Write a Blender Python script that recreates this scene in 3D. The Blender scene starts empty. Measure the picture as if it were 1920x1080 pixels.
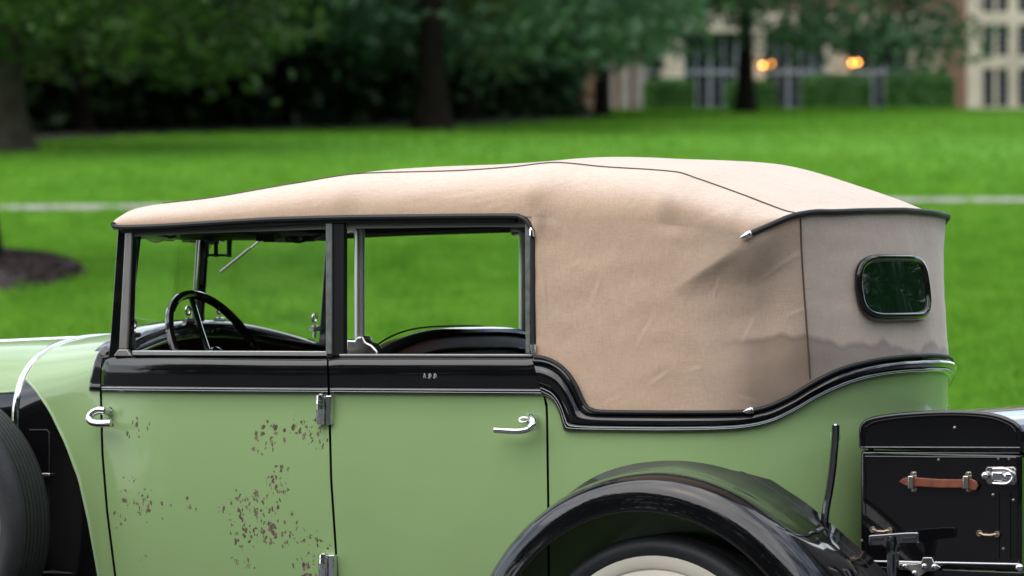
import bpy, bmesh, math, random
import numpy as np
from mathutils import Vector, Matrix, noise

random.seed(7); rng = np.random.default_rng(11)
SC = bpy.context.scene
COL = SC.collection
R = math.radians

# ------------------------------------------------------------------ camera
CAM_Z, CAM_D, FOC = 1.57, 12.0, 8000.0        # metres, metres to the car, focal length in photo pixels
cam_d = bpy.data.cameras.new('camera')
cam = bpy.data.objects.new('camera', cam_d); COL.objects.link(cam)
cam.location = (0, 0, CAM_Z); cam.rotation_euler = (R(90), 0, 0)
cam_d.sensor_width = 36; cam_d.lens = FOC/1920*36
cam_d.shift_y = -40/1920
cam_d.clip_start = 0.5; cam_d.clip_end = 3000
cam_d.dof.use_dof = True; cam_d.dof.focus_distance = 12.0; cam_d.dof.aperture_fstop = 4.3
cam_d.dof.aperture_blades = 0
SC.camera = cam

# ------------------------------------------------------------------ world and sun
SUN_EL, SUN_AZ = 57, 212      # elevation; compass-like angle of the sun in the XY plane (measured from +X, counter-clockwise)
W = bpy.data.worlds.new('World'); SC.world = W; W.use_nodes = True
nt = W.node_tree; nt.nodes.clear()
out = nt.nodes.new('ShaderNodeOutputWorld'); bg = nt.nodes.new('ShaderNodeBackground')
sky = nt.nodes.new('ShaderNodeTexSky'); sky.sky_type = 'NISHITA'; sky.sun_disc = False
sky.sun_elevation = R(SUN_EL); sky.sun_rotation = R(90-SUN_AZ)
sky.air_density = 1.0; sky.dust_density = 1.5; sky.ozone_density = 1.0
tc = nt.nodes.new('ShaderNodeTexCoord'); mp = nt.nodes.new('ShaderNodeMapping'); mp.inputs['Scale'].default_value = (1, 1, 2.2)
nz = nt.nodes.new('ShaderNodeTexNoise'); nz.inputs['Scale'].default_value = 2.6; nz.inputs['Detail'].default_value = 7
nz.inputs['Roughness'].default_value = 0.62
cr = nt.nodes.new('ShaderNodeValToRGB'); cr.color_ramp.elements[0].position = 0.38; cr.color_ramp.elements[1].position = 0.60
cl = nt.nodes.new('ShaderNodeMix'); cl.data_type = 'RGBA'
cl.inputs[7].default_value = (9.0, 9.3, 9.8, 1)
nt.links.new(tc.outputs['Generated'], mp.inputs[0]); nt.links.new(mp.outputs[0], nz.inputs['Vector'])
nt.links.new(nz.outputs['Fac'], cr.inputs[0]); nt.links.new(cr.outputs[0], cl.inputs[0])
nt.links.new(sky.outputs[0], cl.inputs[6]); nt.links.new(cl.outputs[2], bg.inputs[0])
bg.inputs[1].default_value = 0.15
nt.links.new(bg.outputs[0], out.inputs[0])
sd = bpy.data.lights.new('sun', 'SUN'); sun = bpy.data.objects.new('sun', sd); COL.objects.link(sun)
sd.energy = 1.3; sd.angle = R(85); sd.color = (1.0, 0.93, 0.82)
sv = Vector((math.cos(R(SUN_AZ))*math.cos(R(SUN_EL)), math.sin(R(SUN_AZ))*math.cos(R(SUN_EL)), math.sin(R(SUN_EL))))
sun.rotation_euler = sv.to_track_quat('Z', 'Y').to_euler()
sun.location = (0, 0, 40)
SC.view_settings.view_transform = 'Standard'; SC.view_settings.look = 'None'
SC.view_settings.exposure = 0.70; SC.view_settings.gamma = 1.0; SC.view_settings.use_curve_mapping = False
SC.render.engine = 'CYCLES'
try:
    SC.cycles.use_denoising = True; SC.cycles.denoiser = 'OPENIMAGEDENOISE'
except Exception: pass
SC.cycles.max_bounces = 8; SC.cycles.transparent_max_bounces = 12

# ------------------------------------------------------------------ materials
MATS = {}
def mat(name, color=(.5,.5,.5), rough=.5, metal=0., coat=0., coat_rough=.03, spec=.5, noise_amt=0., noise_scale=20., bump=0., bump_scale=200., sheen=0., trans=0.):
    if name in MATS: return MATS[name]
    m = bpy.data.materials.new(name); m.use_nodes = True; MATS[name] = m
    n = m.node_tree; b = n.nodes['Principled BSDF']
    b.inputs['Base Color'].default_value = (*color, 1); b.inputs['Roughness'].default_value = rough
    b.inputs['Metallic'].default_value = metal; b.inputs['Coat Weight'].default_value = coat
    b.inputs['Coat Roughness'].default_value = coat_rough; b.inputs['Specular IOR Level'].default_value = spec
    b.inputs['Sheen Weight'].default_value = sheen; b.inputs['Transmission Weight'].default_value = trans
    if noise_amt or bump:
        t = n.nodes.new('ShaderNodeTexCoord')
    if noise_amt:
        z = n.nodes.new('ShaderNodeTexNoise'); z.inputs['Scale'].default_value = noise_scale; z.inputs['Detail'].default_value = 5
        n.links.new(t.outputs['Object'], z.inputs['Vector'])
        r = n.nodes.new('ShaderNodeMapRange'); r.inputs[1].default_value = .3; r.inputs[2].default_value = .7
        r.inputs[3].default_value = 1-noise_amt; r.inputs[4].default_value = 1+noise_amt
        n.links.new(z.outputs['Fac'], r.inputs[0])
        x = n.nodes.new('ShaderNodeVectorMath'); x.operation = 'SCALE'; x.inputs[0].default_value = color
        n.links.new(r.outputs[0], x.inputs['Scale']); n.links.new(x.outputs[0], b.inputs['Base Color'])
    if bump:
        z2 = n.nodes.new('ShaderNodeTexNoise'); z2.inputs['Scale'].default_value = bump_scale; z2.inputs['Detail'].default_value = 4
        n.links.new(t.outputs['Object'], z2.inputs['Vector'])
        bp = n.nodes.new('ShaderNodeBump'); bp.inputs['Strength'].default_value = bump; bp.inputs['Distance'].default_value = .01
        n.links.new(z2.outputs['Fac'], bp.inputs['Height']); n.links.new(bp.outputs[0], b.inputs['Normal'])
    return m
class NB:
    """small node-graph writer"""
    def __init__(s, m): s.n = m.node_tree; s.b = s.n.nodes.get('Principled BSDF')
    def new(s, t): return s.n.nodes.new(t)
    def link(s, a, b): s.n.links.new(a, b)
    def math(s, op, a, b=None, c=None, clamp=False):
        x = s.new('ShaderNodeMath'); x.operation = op; x.use_clamp = clamp
        for i, v in enumerate((a, b, c)):
            if v is None: continue
            if isinstance(v, (int, float)): x.inputs[i].default_value = v
            else: s.link(v, x.inputs[i])
        return x.outputs[0]
    def noise(s, vec, scale, detail=4, rough=.5, dist=0):
        x = s.new('ShaderNodeTexNoise'); x.inputs['Scale'].default_value = scale; x.inputs['Detail'].default_value = detail
        x.inputs['Roughness'].default_value = rough; x.inputs['Distortion'].default_value = dist
        if vec is not None: s.link(vec, x.inputs['Vector'])
        return x
    def mixc(s, f, a, b):
        x = s.new('ShaderNodeMix'); x.data_type = 'RGBA'
        for i, v in ((0, f), (6, a), (7, b)):
            if isinstance(v, (int, float)): x.inputs[i].default_value = v
            elif isinstance(v, tuple): x.inputs[i].default_value = (*v, 1)
            else: s.link(v, x.inputs[i])
        return x.outputs[2]
    def maprange(s, v, a, b, c=0., d=1., smooth=False):
        x = s.new('ShaderNodeMapRange')
        if smooth: x.interpolation_type = 'SMOOTHSTEP'
        s.link(v, x.inputs[0])
        for i, k in ((1, a), (2, b), (3, c), (4, d)): x.inputs[i].default_value = k
        return x.outputs[0]
    def mapping(s, vec, scale=(1,1,1), rot=(0,0,0)):
        x = s.new('ShaderNodeMapping'); s.link(vec, x.inputs[0]); x.inputs['Scale'].default_value = scale; x.inputs['Rotation'].default_value = rot
        return x.outputs[0]
    def bump(s, h, strength, dist=.01, normal=None):
        x = s.new('ShaderNodeBump'); x.inputs['Strength'].default_value = strength; x.inputs['Distance'].default_value = dist
        s.link(h, x.inputs['Height'])
        if normal is not None: s.link(normal, x.inputs['Normal'])
        return x.outputs[0]

# ------------------------------------------------------------------ mesh helpers
def set_props(o, label=None, cat=None, group=None, kind=None):
    if label: o['label'] = label
    if cat: o['category'] = cat
    if group: o['group'] = group
    if kind: o['kind'] = kind
    return o
class MB:
    def __init__(s): s.v = []; s.f = []
    def add(s, vs, fs):
        k = len(s.v); s.v += [tuple(p) for p in vs]; s.f += [tuple(i+k for i in q) for q in fs]; return s
    def grid(s, rows, closed_u=False, closed_v=False, flip=False):
        n, m = len(rows), len(rows[0]); vs = [p for r in rows for p in r]; fs = []
        for i in range(n if closed_u else n-1):
            for j in range(m if closed_v else m-1):
                a, b = i*m+j, i*m+(j+1) % m; c, d = ((i+1) % n)*m+(j+1) % m, ((i+1) % n)*m+j
                fs.append((a, d, c, b) if flip else (a, b, c, d))
        return s.add(vs, fs)
    def box(s, c, size, rot=None):
        hx, hy, hz = size[0]/2, size[1]/2, size[2]/2
        vs = [Vector((x, y, z)) for x in (-hx, hx) for y in (-hy, hy) for z in (-hz, hz)]
        if rot is not None: vs = [rot @ p for p in vs]
        vs = [p+Vector(c) for p in vs]
        return s.add(vs, [(0,1,3,2),(4,6,7,5),(0,4,5,1),(2,3,7,6),(0,2,6,4),(1,5,7,3)])
    def tube(s, pts, r, n=10, closed=False, caps=True, flat=None):
        """round tube along pts; r a number or one per point; flat=(a,b) scales the section along side and up"""
        pts = [Vector(p) for p in pts]; N = len(pts); rr = r if isinstance(r, (list, tuple)) else [r]*N
        rows = []; up = None
        for i, p in enumerate(pts):
            t = (pts[(i+1) % N]-pts[i-1]) if closed else (pts[min(i+1, N-1)]-pts[max(i-1, 0)])
            t = t.normalized()
            if up is None:
                up = Vector((0,0,1)) if abs(t.z) < .9 else Vector((0,1,0))
            side = t.cross(up).normalized(); up = side.cross(t).normalized()
            a, b = flat or (1, 1)
            rows.append([p+(side*math.cos(2*math.pi*k/n)*a+up*math.sin(2*math.pi*k/n)*b)*rr[i] for k in range(n)])
        k0 = len(s.v); s.grid(rows, closed_u=closed, closed_v=True)
        if caps and not closed:
            s.f.append(tuple(k0+k for k in range(n))[::-1]); s.f.append(tuple(k0+(N-1)*n+k for k in range(n)))
        return s
    def lathe(s, prof, centre, axis, n=48, arc=None):
        """prof: (r, h) pairs along axis"""
        ax = Vector(axis).normalized(); a = ax.orthogonal().normalized(); b = ax.cross(a); c = Vector(centre); rows = []
        for k in range(n):
            t = 2*math.pi*k/n; d = a*math.cos(t)+b*math.sin(t)
            rows.append([c+d*r+ax*h for r, h in prof])
        return s.grid(rows, closed_u=True)
    def prism(s, outline, d):
        """outline: closed polygon of 3-D points; d: extrusion vector"""
        o = [Vector(p) for p in outline]; d = Vector(d); n = len(o)
        return s.add(o+[p+d for p in o], [tuple(range(n))[::-1], tuple(range(n, 2*n))]+[(i, (i+1) % n, n+(i+1) % n, n+i) for i in range(n)])
    def ball(s, c, r, n=12, m=8, sc=(1,1,1)):
        rows = [[(c[0]+r*sc[0]*math.sin(math.pi*i/m)*math.cos(2*math.pi*k/n), c[1]+r*sc[1]*math.sin(math.pi*i/m)*math.sin(2*math.pi*k/n), c[2]+r*sc[2]*math.cos(math.pi*i/m)) for k in range(n)] for i in range(m+1)]
        return s.grid(rows, closed_v=True)
    def mirrored(s):
        q = MB(); q.v = [(x, 1.2-y, z) for x, y, z in s.v]; q.f = [f[::-1] for f in s.f]; return q
    def build(s, name, m, parent=None, sharp=35, base=(0,0,0), bevel=0., solid=0., label=None, smooth=True, recalc=True, sub=0):
        me = bpy.data.meshes.new(name)
        me.from_pydata([(x-base[0], y-base[1], z-base[2]) for x, y, z in s.v], [], s.f); me.update()
        if recalc:
            bm = bmesh.new(); bm.from_mesh(me); bmesh.ops.remove_doubles(bm, verts=bm.verts, dist=1e-5)
            bmesh.ops.recalc_face_normals(bm, faces=bm.faces); bm.to_mesh(me); bm.free()
        if smooth:
            me.shade_smooth()
            if sharp < 180: me.set_sharp_from_angle(angle=R(sharp))
        me.materials.append(m)
        o = bpy.data.objects.new(name, me); COL.objects.link(o)
        if parent is not None: o.parent = parent
        if bevel:
            b = o.modifiers.new('bevel', 'BEVEL'); b.width = bevel; b.segments = 3; b.limit_method = 'ANGLE'; b.angle_limit = R(40)
        if solid:
            b = o.modifiers.new('solid', 'SOLIDIFY'); b.thickness = solid; b.offset = -1
        if sub:
            b = o.modifiers.new('sub', 'SUBSURF'); b.levels = sub; b.render_levels = sub
        if label: o['label'] = label
        return o
def empty(name, loc=(0,0,0), rz=0., parent=None):
    o = bpy.data.objects.new(name, None); COL.objects.link(o); o.location = loc; o.rotation_euler = (0,0,rz)
    o.empty_display_size = .2
    if parent is not None: o.parent = parent
    return o
def lerp(a, b, t): return a+(b-a)*t
def interp(x, tab):
    """monotone piecewise cubic through (x, y) pairs"""
    xs = [p[0] for p in tab]; n = len(xs)
    if x <= xs[0]: return tab[0][1]
    if x >= xs[-1]: return tab[-1][1]
    i = max(k for k in range(n) if xs[k] <= x); i = min(i, n-2)
    def d(k): return (tab[k+1][1]-tab[k][1])/(xs[k+1]-xs[k])
    def m(k):
        if k == 0: return d(0)
        if k == n-1: return d(n-2)
        a, b = d(k-1), d(k)
        return 0 if a*b <= 0 else 2*a*b/(a+b)
    h = xs[i+1]-xs[i]; t = (x-xs[i])/h; y0, y1, m0, m1 = tab[i][1], tab[i+1][1], m(i)*h, m(i+1)*h
    return (2*t**3-3*t*t+1)*y0+(t**3-2*t*t+t)*m0+(-2*t**3+3*t*t)*y1+(t**3-t*t)*m1
def lin(x, tab): return float(np.interp(x, [p[0] for p in tab], [p[1] for p in tab]))
def catmull(pts, per=8, closed=False):
    P = [Vector(p) for p in pts]; n = len(P); o = []
    for i in range(n if closed else n-1):
        if closed: a, b, c, d = P[i-1], P[i], P[(i+1) % n], P[(i+2) % n]
        else: a, b, c, d = P[max(i-1,0)], P[i], P[i+1], P[min(i+2,n-1)]
        for k in range(per):
            t = k/per
            o.append(.5*((2*b)+(c-a)*t+(2*a-5*b+4*c-d)*t*t+(3*b-a-3*c+d)*t**3))
    if not closed: o.append(P[-1])
    return o
def smooth(a, b, x):
    t = min(1, max(0, (x-a)/(b-a))); return t*t*(3-2*t)

# ------------------------------------------------------------------ the car's own frame: u to the rear, v from the near side to the far side, z up
TH = R(30); CT, ST = math.cos(TH), math.sin(TH)
def U(px, v=0.):
    a = (px-960)/FOC; return (a*(CAM_D+v*CT)-v*ST)/(CT+a*ST)
def Z(py, u, v=0.): return CAM_Z-(py-500)/FOC*(CAM_D-u*ST+v*CT)
def P(px, py, v=0.):
    u = U(px, v); return (u, v, Z(py, u, v))
def projx(u, v): return 960+FOC*(u*CT+v*ST)/(CAM_D-u*ST+v*CT)
def projy(u, v, z): return 500-FOC*(z-CAM_Z)/(CAM_D-u*ST+v*CT)

PLAN_T = [(-1.72,.081),(-1.55,.043),(-1.42,.019),(-1.2,0),(-.9,-.004),(-.4,-.006),(0,-.004),(.2,0),(.4,.006),(.55,.022),(.66,.050),(.76,.098),(.85,.170),(.92,.27),(.958,.40),(.975,.6)]
full = catmull([(a, b, 0) for a, b in PLAN_T]+[(a, 1.2-b, 0) for a, b in PLAN_T[-2::-1]], 40)
PLAN = [(p.x, p.y) for p in full]
PLAN = np.array(PLAN); NPL = len(PLAN); MID = (NPL-1)//2
TAN = np.gradient(PLAN, axis=0); TAN /= np.linalg.norm(TAN, axis=1)[:, None]
NRM = np.stack([TAN[:, 1], -TAN[:, 0]], 1)
def bulge(z):
    if z >= 1.16: return 0.
    return max(-.05, .022*(1-((z-.82)/.34)**2))
def plan_at(s, off=0.):
    s = min(max(s, 0), NPL-1); i = min(int(s), NPL-2); t = s-i
    p = PLAN[i]*(1-t)+PLAN[i+1]*t; n = NRM[i]*(1-t)+NRM[i+1]*t
    return p[0]+n[0]*off, p[1]+n[1]*off
def s_of_px(px, off=0.):
    pts = PLAN+NRM*off
    x = 960+FOC*(pts[:, 0]*CT+pts[:, 1]*ST)/(CAM_D-pts[:, 0]*ST+pts[:, 1]*CT)
    k = int(np.argmax(x))
    if px >= x[k]: return float(k)
    return float(np.interp(px, x[:k+1], np.arange(k+1)))
def s_of_u(u): return float(np.interp(u, PLAN[:MID+1, 0], np.arange(MID+1)))
def surf(px, py, off=0.):
    z = 1.2
    for _ in range(4):
        o = off+bulge(z); s = s_of_px(px, o); u, v = plan_at(s, o); z = Z(py, u, v)
    return (u, v, z)
def surfc(px, py, off=0.):      # the same, stopped at the car's centre line
    q = surf(px, py, off)
    if q[1] > .6: q = (PLAN[MID][0]+off+bulge(q[2]), .6, q[2])
    return q
def surf_s(s, z, off=0.):
    u, v = plan_at(s, off+bulge(z)); return (u, v, z)

# ------------------------------------------------------------------ terrain
TZ = [(-400,-.2),(0,0),(15,0.0),(20,.18),(25,.52),(35,1.10),(45,1.68),(55,2.33),(70,3.38),(80,4.0),(90,4.50),(110,5.52),(135,6.5),(150,6.9),(220,7.6),(3000,8)]
def ground(x, y):
    z = interp(y, TZ)
    if y > 18: z += .03*noise.noise(Vector((x*.12, y*.12, 3)))*min(1, (y-18)/10)
    return z
def W3(px, py, d):      # a point of the place at depth d, for standing the far things
    return ((px-960)/FOC*d, d, CAM_Z-(py-500)/FOC*d)

m = mat('lawn_turf', (.05,.16,.02), .9); nb = NB(m); g = nb.new('ShaderNodeTexCoord')
n1 = nb.noise(g.outputs['Object'], .55, 5, .6); n2 = nb.noise(g.outputs['Object'], 5, 4, .6); n3 = nb.noise(nb.mapping(g.outputs['Object'], (.35, .08, 1)), 1., 3)
c = nb.mixc(nb.maprange(n1.outputs['Fac'], .35, .65), (.060,.210,.012), (.120,.315,.024))
c = nb.mixc(nb.math('MULTIPLY', nb.maprange(n2.outputs['Fac'], .35, .65), .45), c, (.060,.185,.016))
c = nb.mixc(nb.math('MULTIPLY', nb.maprange(n3.outputs['Fac'], .35, .7), .4), c, (.145,.33,.035))
nb.link(c, nb.b.inputs['Base Color']); nb.b.inputs['Specular IOR Level'].default_value = .15
nb.link(nb.bump(n2.outputs['Fac'], .5, .05), nb.b.inputs['Normal'])
ys = sorted(set([-400,-200,-100,-60,-30]+list(range(-20,16,5))+list(range(15,152,1))+[160,180,200,240,300,400,600,1000,2000,3000]))
xs = sorted(set([-2500,-1000,-400,-200,-120,-80,-60]+list(range(-45,46,3))+[60,80,120,200,400,1000,2500]))
lawn = MB().grid([[(x, y, ground(x, y)) for x in xs] for y in ys]).build('lawn', m, sharp=180); set_props(lawn, kind='structure')

set_props(MB().grid([[(x, y, ground(x, y)+.03) for x in (-200,-60,-20,0,20,60,200)] for y in (-14,-8,0,6,12,14.6)]).build('drive', mat('asphalt', (.050,.050,.052), .9, noise_amt=.25, noise_scale=4, bump=.4, bump_scale=60), sharp=180), kind='structure')
mp_ = mat('path_concrete', (.27,.255,.225), .9, noise_amt=.25, noise_scale=3)
rows = []
for k in range(121):
    x = -60+k; yc = 55.4+x*.12 if abs(x) < 20 else 55.4+math.copysign(20, x)*.12
    rows.append([(x, yc+w, ground(x, yc+w)+.03) for w in (-.58,-.3,0,.3,.58)])
set_props(MB().grid(rows).build('path', mp_, sharp=180), kind='structure')

# grass blades: one object, too many to count
def blades(name, spots, hmin, hmax, wid, m):
    n = len(spots); a = rng.random(n)*2*np.pi; h = rng.uniform(hmin, hmax, n); w = rng.uniform(.6, 1.2, n)*wid
    h *= np.array([.75+.9*max(0, noise.noise(Vector((p[0]*2.3, p[1]*1.6, 8)))) for p in spots])
    lean = rng.uniform(0, .8, n); la = rng.random(n)*2*np.pi
    V = np.zeros((n, 3, 3)); V[:, 0] = spots; V[:, 1] = spots; V[:, 2] = spots
    V[:, 0, 0] -= np.cos(a)*w; V[:, 0, 1] -= np.sin(a)*w; V[:, 1, 0] += np.cos(a)*w; V[:, 1, 1] += np.sin(a)*w
    V[:, 2, 0] += np.cos(la)*lean*h; V[:, 2, 1] += np.sin(la)*lean*h; V[:, 2, 2] += h
    me = bpy.data.meshes.new(name); me.vertices.add(3*n); me.loops.add(3*n); me.polygons.add(n)
    me.vertices.foreach_set('co', V.ravel().astype(np.float32)); me.loops.foreach_set('vertex_index', np.arange(3*n, dtype=np.int32))
    me.polygons.foreach_set('loop_start', np.arange(0, 3*n, 3, dtype=np.int32)); me.polygons.foreach_set('loop_total', np.full(n, 3, dtype=np.int32))
    me.update(); me.materials.append(m); o = bpy.data.objects.new(name, me); COL.objects.link(o); return o
def leafy(name, c1, c2, scale, trans=.35, rough=.6, spec=.3):
    m = mat(name, c1, rough); nb = NB(m); g = nb.new('ShaderNodeTexCoord')
    n1 = nb.noise(g.outputs['Object'], scale, 3, .6)
    col = nb.mixc(nb.maprange(n1.outputs['Fac'], .35, .65), c1, c2)
    nb.link(col, nb.b.inputs['Base Color']); nb.b.inputs['Specular IOR Level'].default_value = spec
    tr = nb.new('ShaderNodeBsdfTranslucent'); nb.link(nb.mixc(.35, col, (c2[0]*1.5, c2[1]*1.5, c2[2])), tr.inputs[0])
    mx = nb.new('ShaderNodeMixShader'); mx.inputs[0].default_value = trans
    o = m.node_tree.nodes['Material Output']; nb.link(nb.b.outputs[0], mx.inputs[1]); nb.link(tr.outputs[0], mx.inputs[2]); nb.link(mx.outputs[0], o.inputs[0])
    return m
def more_variety(m, dark, pale):
    nb = NB(m); g = nb.new('ShaderNodeTexCoord'); a = nb.noise(g.outputs['Object'], 7, 4, .7); b = nb.noise(nb.mapping(g.outputs['Object'], (1,.35,1)), .5, 4, .6); c = nb.noise(g.outputs['Object'], 60, 1)
    src = nb.b.inputs['Base Color'].links[0].from_socket
    col = nb.mixc(nb.math('MULTIPLY', nb.maprange(a.outputs['Fac'], .5, .68), .75), src, dark); col = nb.mixc(nb.math('MULTIPLY', nb.maprange(b.outputs['Fac'], .48, .72), .6), col, pale)
    col = nb.mixc(nb.math('MULTIPLY', nb.maprange(c.outputs['Fac'], .5, .75), .5), col, pale)
    for l in list(src.links): l.to_socket.node and nb.link(col, l.to_socket) if l.to_socket == nb.b.inputs['Base Color'] else None
MG = leafy('grass_blade', (.063,.193,.012), (.170,.358,.033), 2.0, .3, .7, .12)
EDGE = [(-200,70),(60,77),(400,83.5),(800,90),(1000,96),(1140,103)]
BED = (-5.35, 41.3, 1.16)
more_variety(MG, (.028,.110,.007), (.195,.340,.044))
sp = []
for n, d0, d1, mg in ((520000, 17, 72, .8), (250000, 40, 128, 2)):
    d = np.sqrt(rng.random(n)*(d1**2-d0**2)+d0**2); x = rng.uniform(-1, 1, n)*(.121*d+mg)
    rr = np.hypot((x-BED[0]), (d-BED[1])/2.6)
    yc = 55.4+x*.12
    k = (rr > BED[2]*(.93+.1*np.sin(5*np.arctan2(d-BED[1], x-BED[0])))) & (np.abs(d-yc) > .6) & ((d < np.interp(960+x/d*FOC, [e[0] for e in EDGE], [e[1] for e in EDGE])+.4*np.sin(x*2.1)) | (960+x/d*FOC > 1145))
    fade = np.clip((72-d)/34, 0, 1) if d0 < 20 else np.clip((d-40)/34, 0, 1)
    k &= rng.random(n) < fade
    x, d = x[k], d[k]
    z = np.interp(d, np.arange(-20, 151, .5), [interp(t, TZ) for t in np.arange(-20, 151, .5)])
    sp.append(np.stack([x, d, z-.02], 1))
near, far = sp
for q in (near, far):
    q[:, 2] += np.array([.03*noise.noise(Vector((a*.12, b*.12, 3)))*min(1, max(0, (b-18)/10)) for a, b in q[:, :2]])
gr = blades('grass', near, .06, .15, .012, MG); set_props(gr, kind='stuff')
gr2 = blades('grass', far, .05, .11, .017, MG); set_props(gr2, kind='stuff')

# ------------------------------------------------------------------ trees
MBARK = mat('bark', (.014,.011,.008), .95, spec=.1, noise_amt=.45, noise_scale=6, bump=1.0, bump_scale=14)
MLEAF = [leafy('leaf_green', (.016,.044,.011), (.066,.122,.026), .35), leafy('leaf_bluegreen', (.020,.058,.026), (.080,.160,.080), .35), leafy('leaf_yellowgreen', (.040,.072,.013), (.165,.205,.032), .35)]
def leaf_mesh(name, centres, sig, per, size, m, flat=.6, hang=0.):
    cs = np.repeat(np.array(centres), per, axis=0); n = len(cs)
    p = cs+rng.normal(0, 1, (n, 3))*np.array([sig, sig, sig*flat])
    if hang: p[:, 2] -= np.abs(rng.normal(0, hang, n))
    d1 = rng.normal(0, 1, (n, 3)); d1[:, 2] *= .55; d1 /= np.linalg.norm(d1, axis=1)[:, None]
    d2 = np.cross(d1, rng.normal(0, 1, (n, 3))+np.array([0, 0, 1.2])); d2 /= np.linalg.norm(d2, axis=1)[:, None]
    s = rng.uniform(.6, 1.3, n)[:, None]*size
    V = np.stack([p-d1*s, p-d2*s*.5, p+d1*s, p+d2*s*.5], 1)
    me = bpy.data.meshes.new(name); me.vertices.add(4*n); me.loops.add(4*n); me.polygons.add(n)
    me.vertices.foreach_set('co', V.ravel().astype(np.float32)); me.loops.foreach_set('vertex_index', np.arange(4*n, dtype=np.int32))
    me.polygons.foreach_set('loop_start', np.arange(0, 4*n, 4, dtype=np.int32)); me.polygons.foreach_set('loop_total', np.full(n, 4, dtype=np.int32))
    me.update(); me.materials.append(m); return me
def tree(name, x, y, r, h, label, group=None, crown_r=4.5, crown_z=5.5, low=1.6, leaf=0, seed=0, flare=1.9, lean=(0,0), n_clump=330, per=46, leaf_size=.17, squash=.8, cat='tree', side=None, bark=None):
    rnd = random.Random(seed); gz = ground(x, y)
    t = empty(name, (x, y, gz)); set_props(t, label, cat, group)
    mb = MB(); rows = []
    for k in range(15):
        f = k/14; z = -.25+f*h*.75
        rr = r*(1-.55*f)*(1+(flare-1)*math.exp(-max(0, z)/(.55*r+.12)))
        rows.append([((lean[0]*f+rr*(1+.09*noise.noise(Vector((math.cos(a)*2, math.sin(a)*2, z*1.2+seed))))*math.cos(a)), lean[1]*f+rr*(1+.12*math.sin(5*a+seed)*math.exp(-max(0,z)/.4))*math.sin(a), z) for a in [2*math.pi*q/18 for q in range(18)]])
    mb.grid(rows, closed_v=True)
    for q in range(9):
        a = rnd.uniform(.08, .92)*math.pi; z0 = h*rnd.uniform(.36, .68); L = crown_r*rnd.uniform(.55, .9); f = (z0+.25)/(h*.75)
        p0 = Vector((lean[0]*f, lean[1]*f, z0)); pts = [p0+Vector((math.cos(a)*L*w, math.sin(a)*L*w, L*(.55*w-.35*w*w)+.25*math.sin(3*w+q))) for w in [i/7 for i in range(8)]]
        mb.tube(pts, [r*.42*(1-.85*i/7) for i in range(8)], 8)
    mb.build('trunk', bark or MBARK, t, sharp=180, recalc=False)
    cs = []
    while len(cs) < n_clump:
        f = rnd.random()**1.5; a = rnd.uniform(0, 2*math.pi); top_z = crown_z+crown_r*squash
        rad = crown_r*math.sqrt(max(0, 1-f*f))*(.72+.28*math.sin(min(1, f*4+.35)*math.pi/2))*(rnd.random()**.33)
        lw = low+.45*noise.noise(Vector((math.cos(a)*1.7+seed, math.sin(a)*1.7, rad*.3)))-.25*(rad/crown_r)
        c = Vector((lean[0]+rad*math.cos(a), lean[1]+rad*math.sin(a), lw+(top_z-lw)*f))
        nn = noise.noise(Vector((c.x*.45+seed*3.1, c.y*.45, c.z*.6)))
        if nn < -.12: continue
        if side and not side(c): continue
        cs.append(c)
    o = bpy.data.objects.new('crown', leaf_mesh('crown', cs, crown_r*.085, per, leaf_size, MLEAF[leaf])); COL.objects.link(o); o.parent = t
    return t

GT = 'trees at the edge of the lawn'
def at(px, d): return (px-960)/FOC*d
tree('broad_tree', at(4,72), 72, .40, 9, 'thick pale grey trunked tree at the left end of the dark wood', GT, 5.0, 6.4, 1.9, 0, 1, n_clump=330, bark=mat('pale_bark', (.046,.041,.029), .95, spec=.1, noise_amt=.4, noise_scale=5, bump=1.0, bump_scale=14))
tree('broad_tree', at(152,84), 84, .20, 9, 'slim dark tree standing in the shade beside the thick pale trunk', GT, 4.6, 6.0, 1.5, 0, 2, side=lambda c: not (abs(c.x) < .8 and c.y < .3))
tree('broad_tree', at(330,93), 93, .22, 10, 'leafy tree whose low boughs hang over the darkest part of the wood', GT, 5.2, 6.4, 2.1, 2, 3)
tree('broad_tree', at(620,95), 95, .20, 10, 'tree with low yellow green boughs left of the thick dark trunk', GT, 5.2, 6.2, 1.9, 2, 4)
tree('broad_tree', at(810,86), 86, .31, 10, 'tree with the thickest dark trunk in the middle of the wood edge', GT, 5.4, 6.6, 1.95, 1, 5, flare=1.8, side=lambda c: not (abs(c.x) < 1.0 and c.y < .4))
tree('broad_tree', at(872,98), 98, .25, 10, 'slim dark trunked tree just behind the thickest trunk', GT, 5.0, 6.6, 2.0, 1, 6)
tree('broad_tree', at(1130,104), 104, .2, 10, 'blue green tree whose boughs hang before the brick wall', GT, 4.0, 6.4, 3.0, 1, 7, flare=1.2)
tree('broad_tree', at(1398,112), 112, .24, 9, 'spreading tree with a thin dark trunk before the glazed doors', GT, 6.3, 5.8, 2.0, 1, 8, n_clump=460, flare=1.7)
tree('broad_tree', at(-420,88), 88, .4, 11, 'tree beyond the pale thick trunk at the wood edge', GT, 6.0, 6.6, 1.2, 0, 9)
tree('bare_sapling', at(905,101), 101, .10, 5.2, 'thin leaning trunk slanting up beside the brick wall', GT, 1.6, 4.6, 3.6, 1, 10, flare=1.1, lean=(2.6,.3), n_clump=60)
tree('young_tree', -5.20, 41.5, .20, 8, 'dark flared trunk rising from the mulch bed', None, 3.0, 6.2, 3.3, 0, 12, flare=2.0, n_clump=220, leaf_size=.12)
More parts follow.
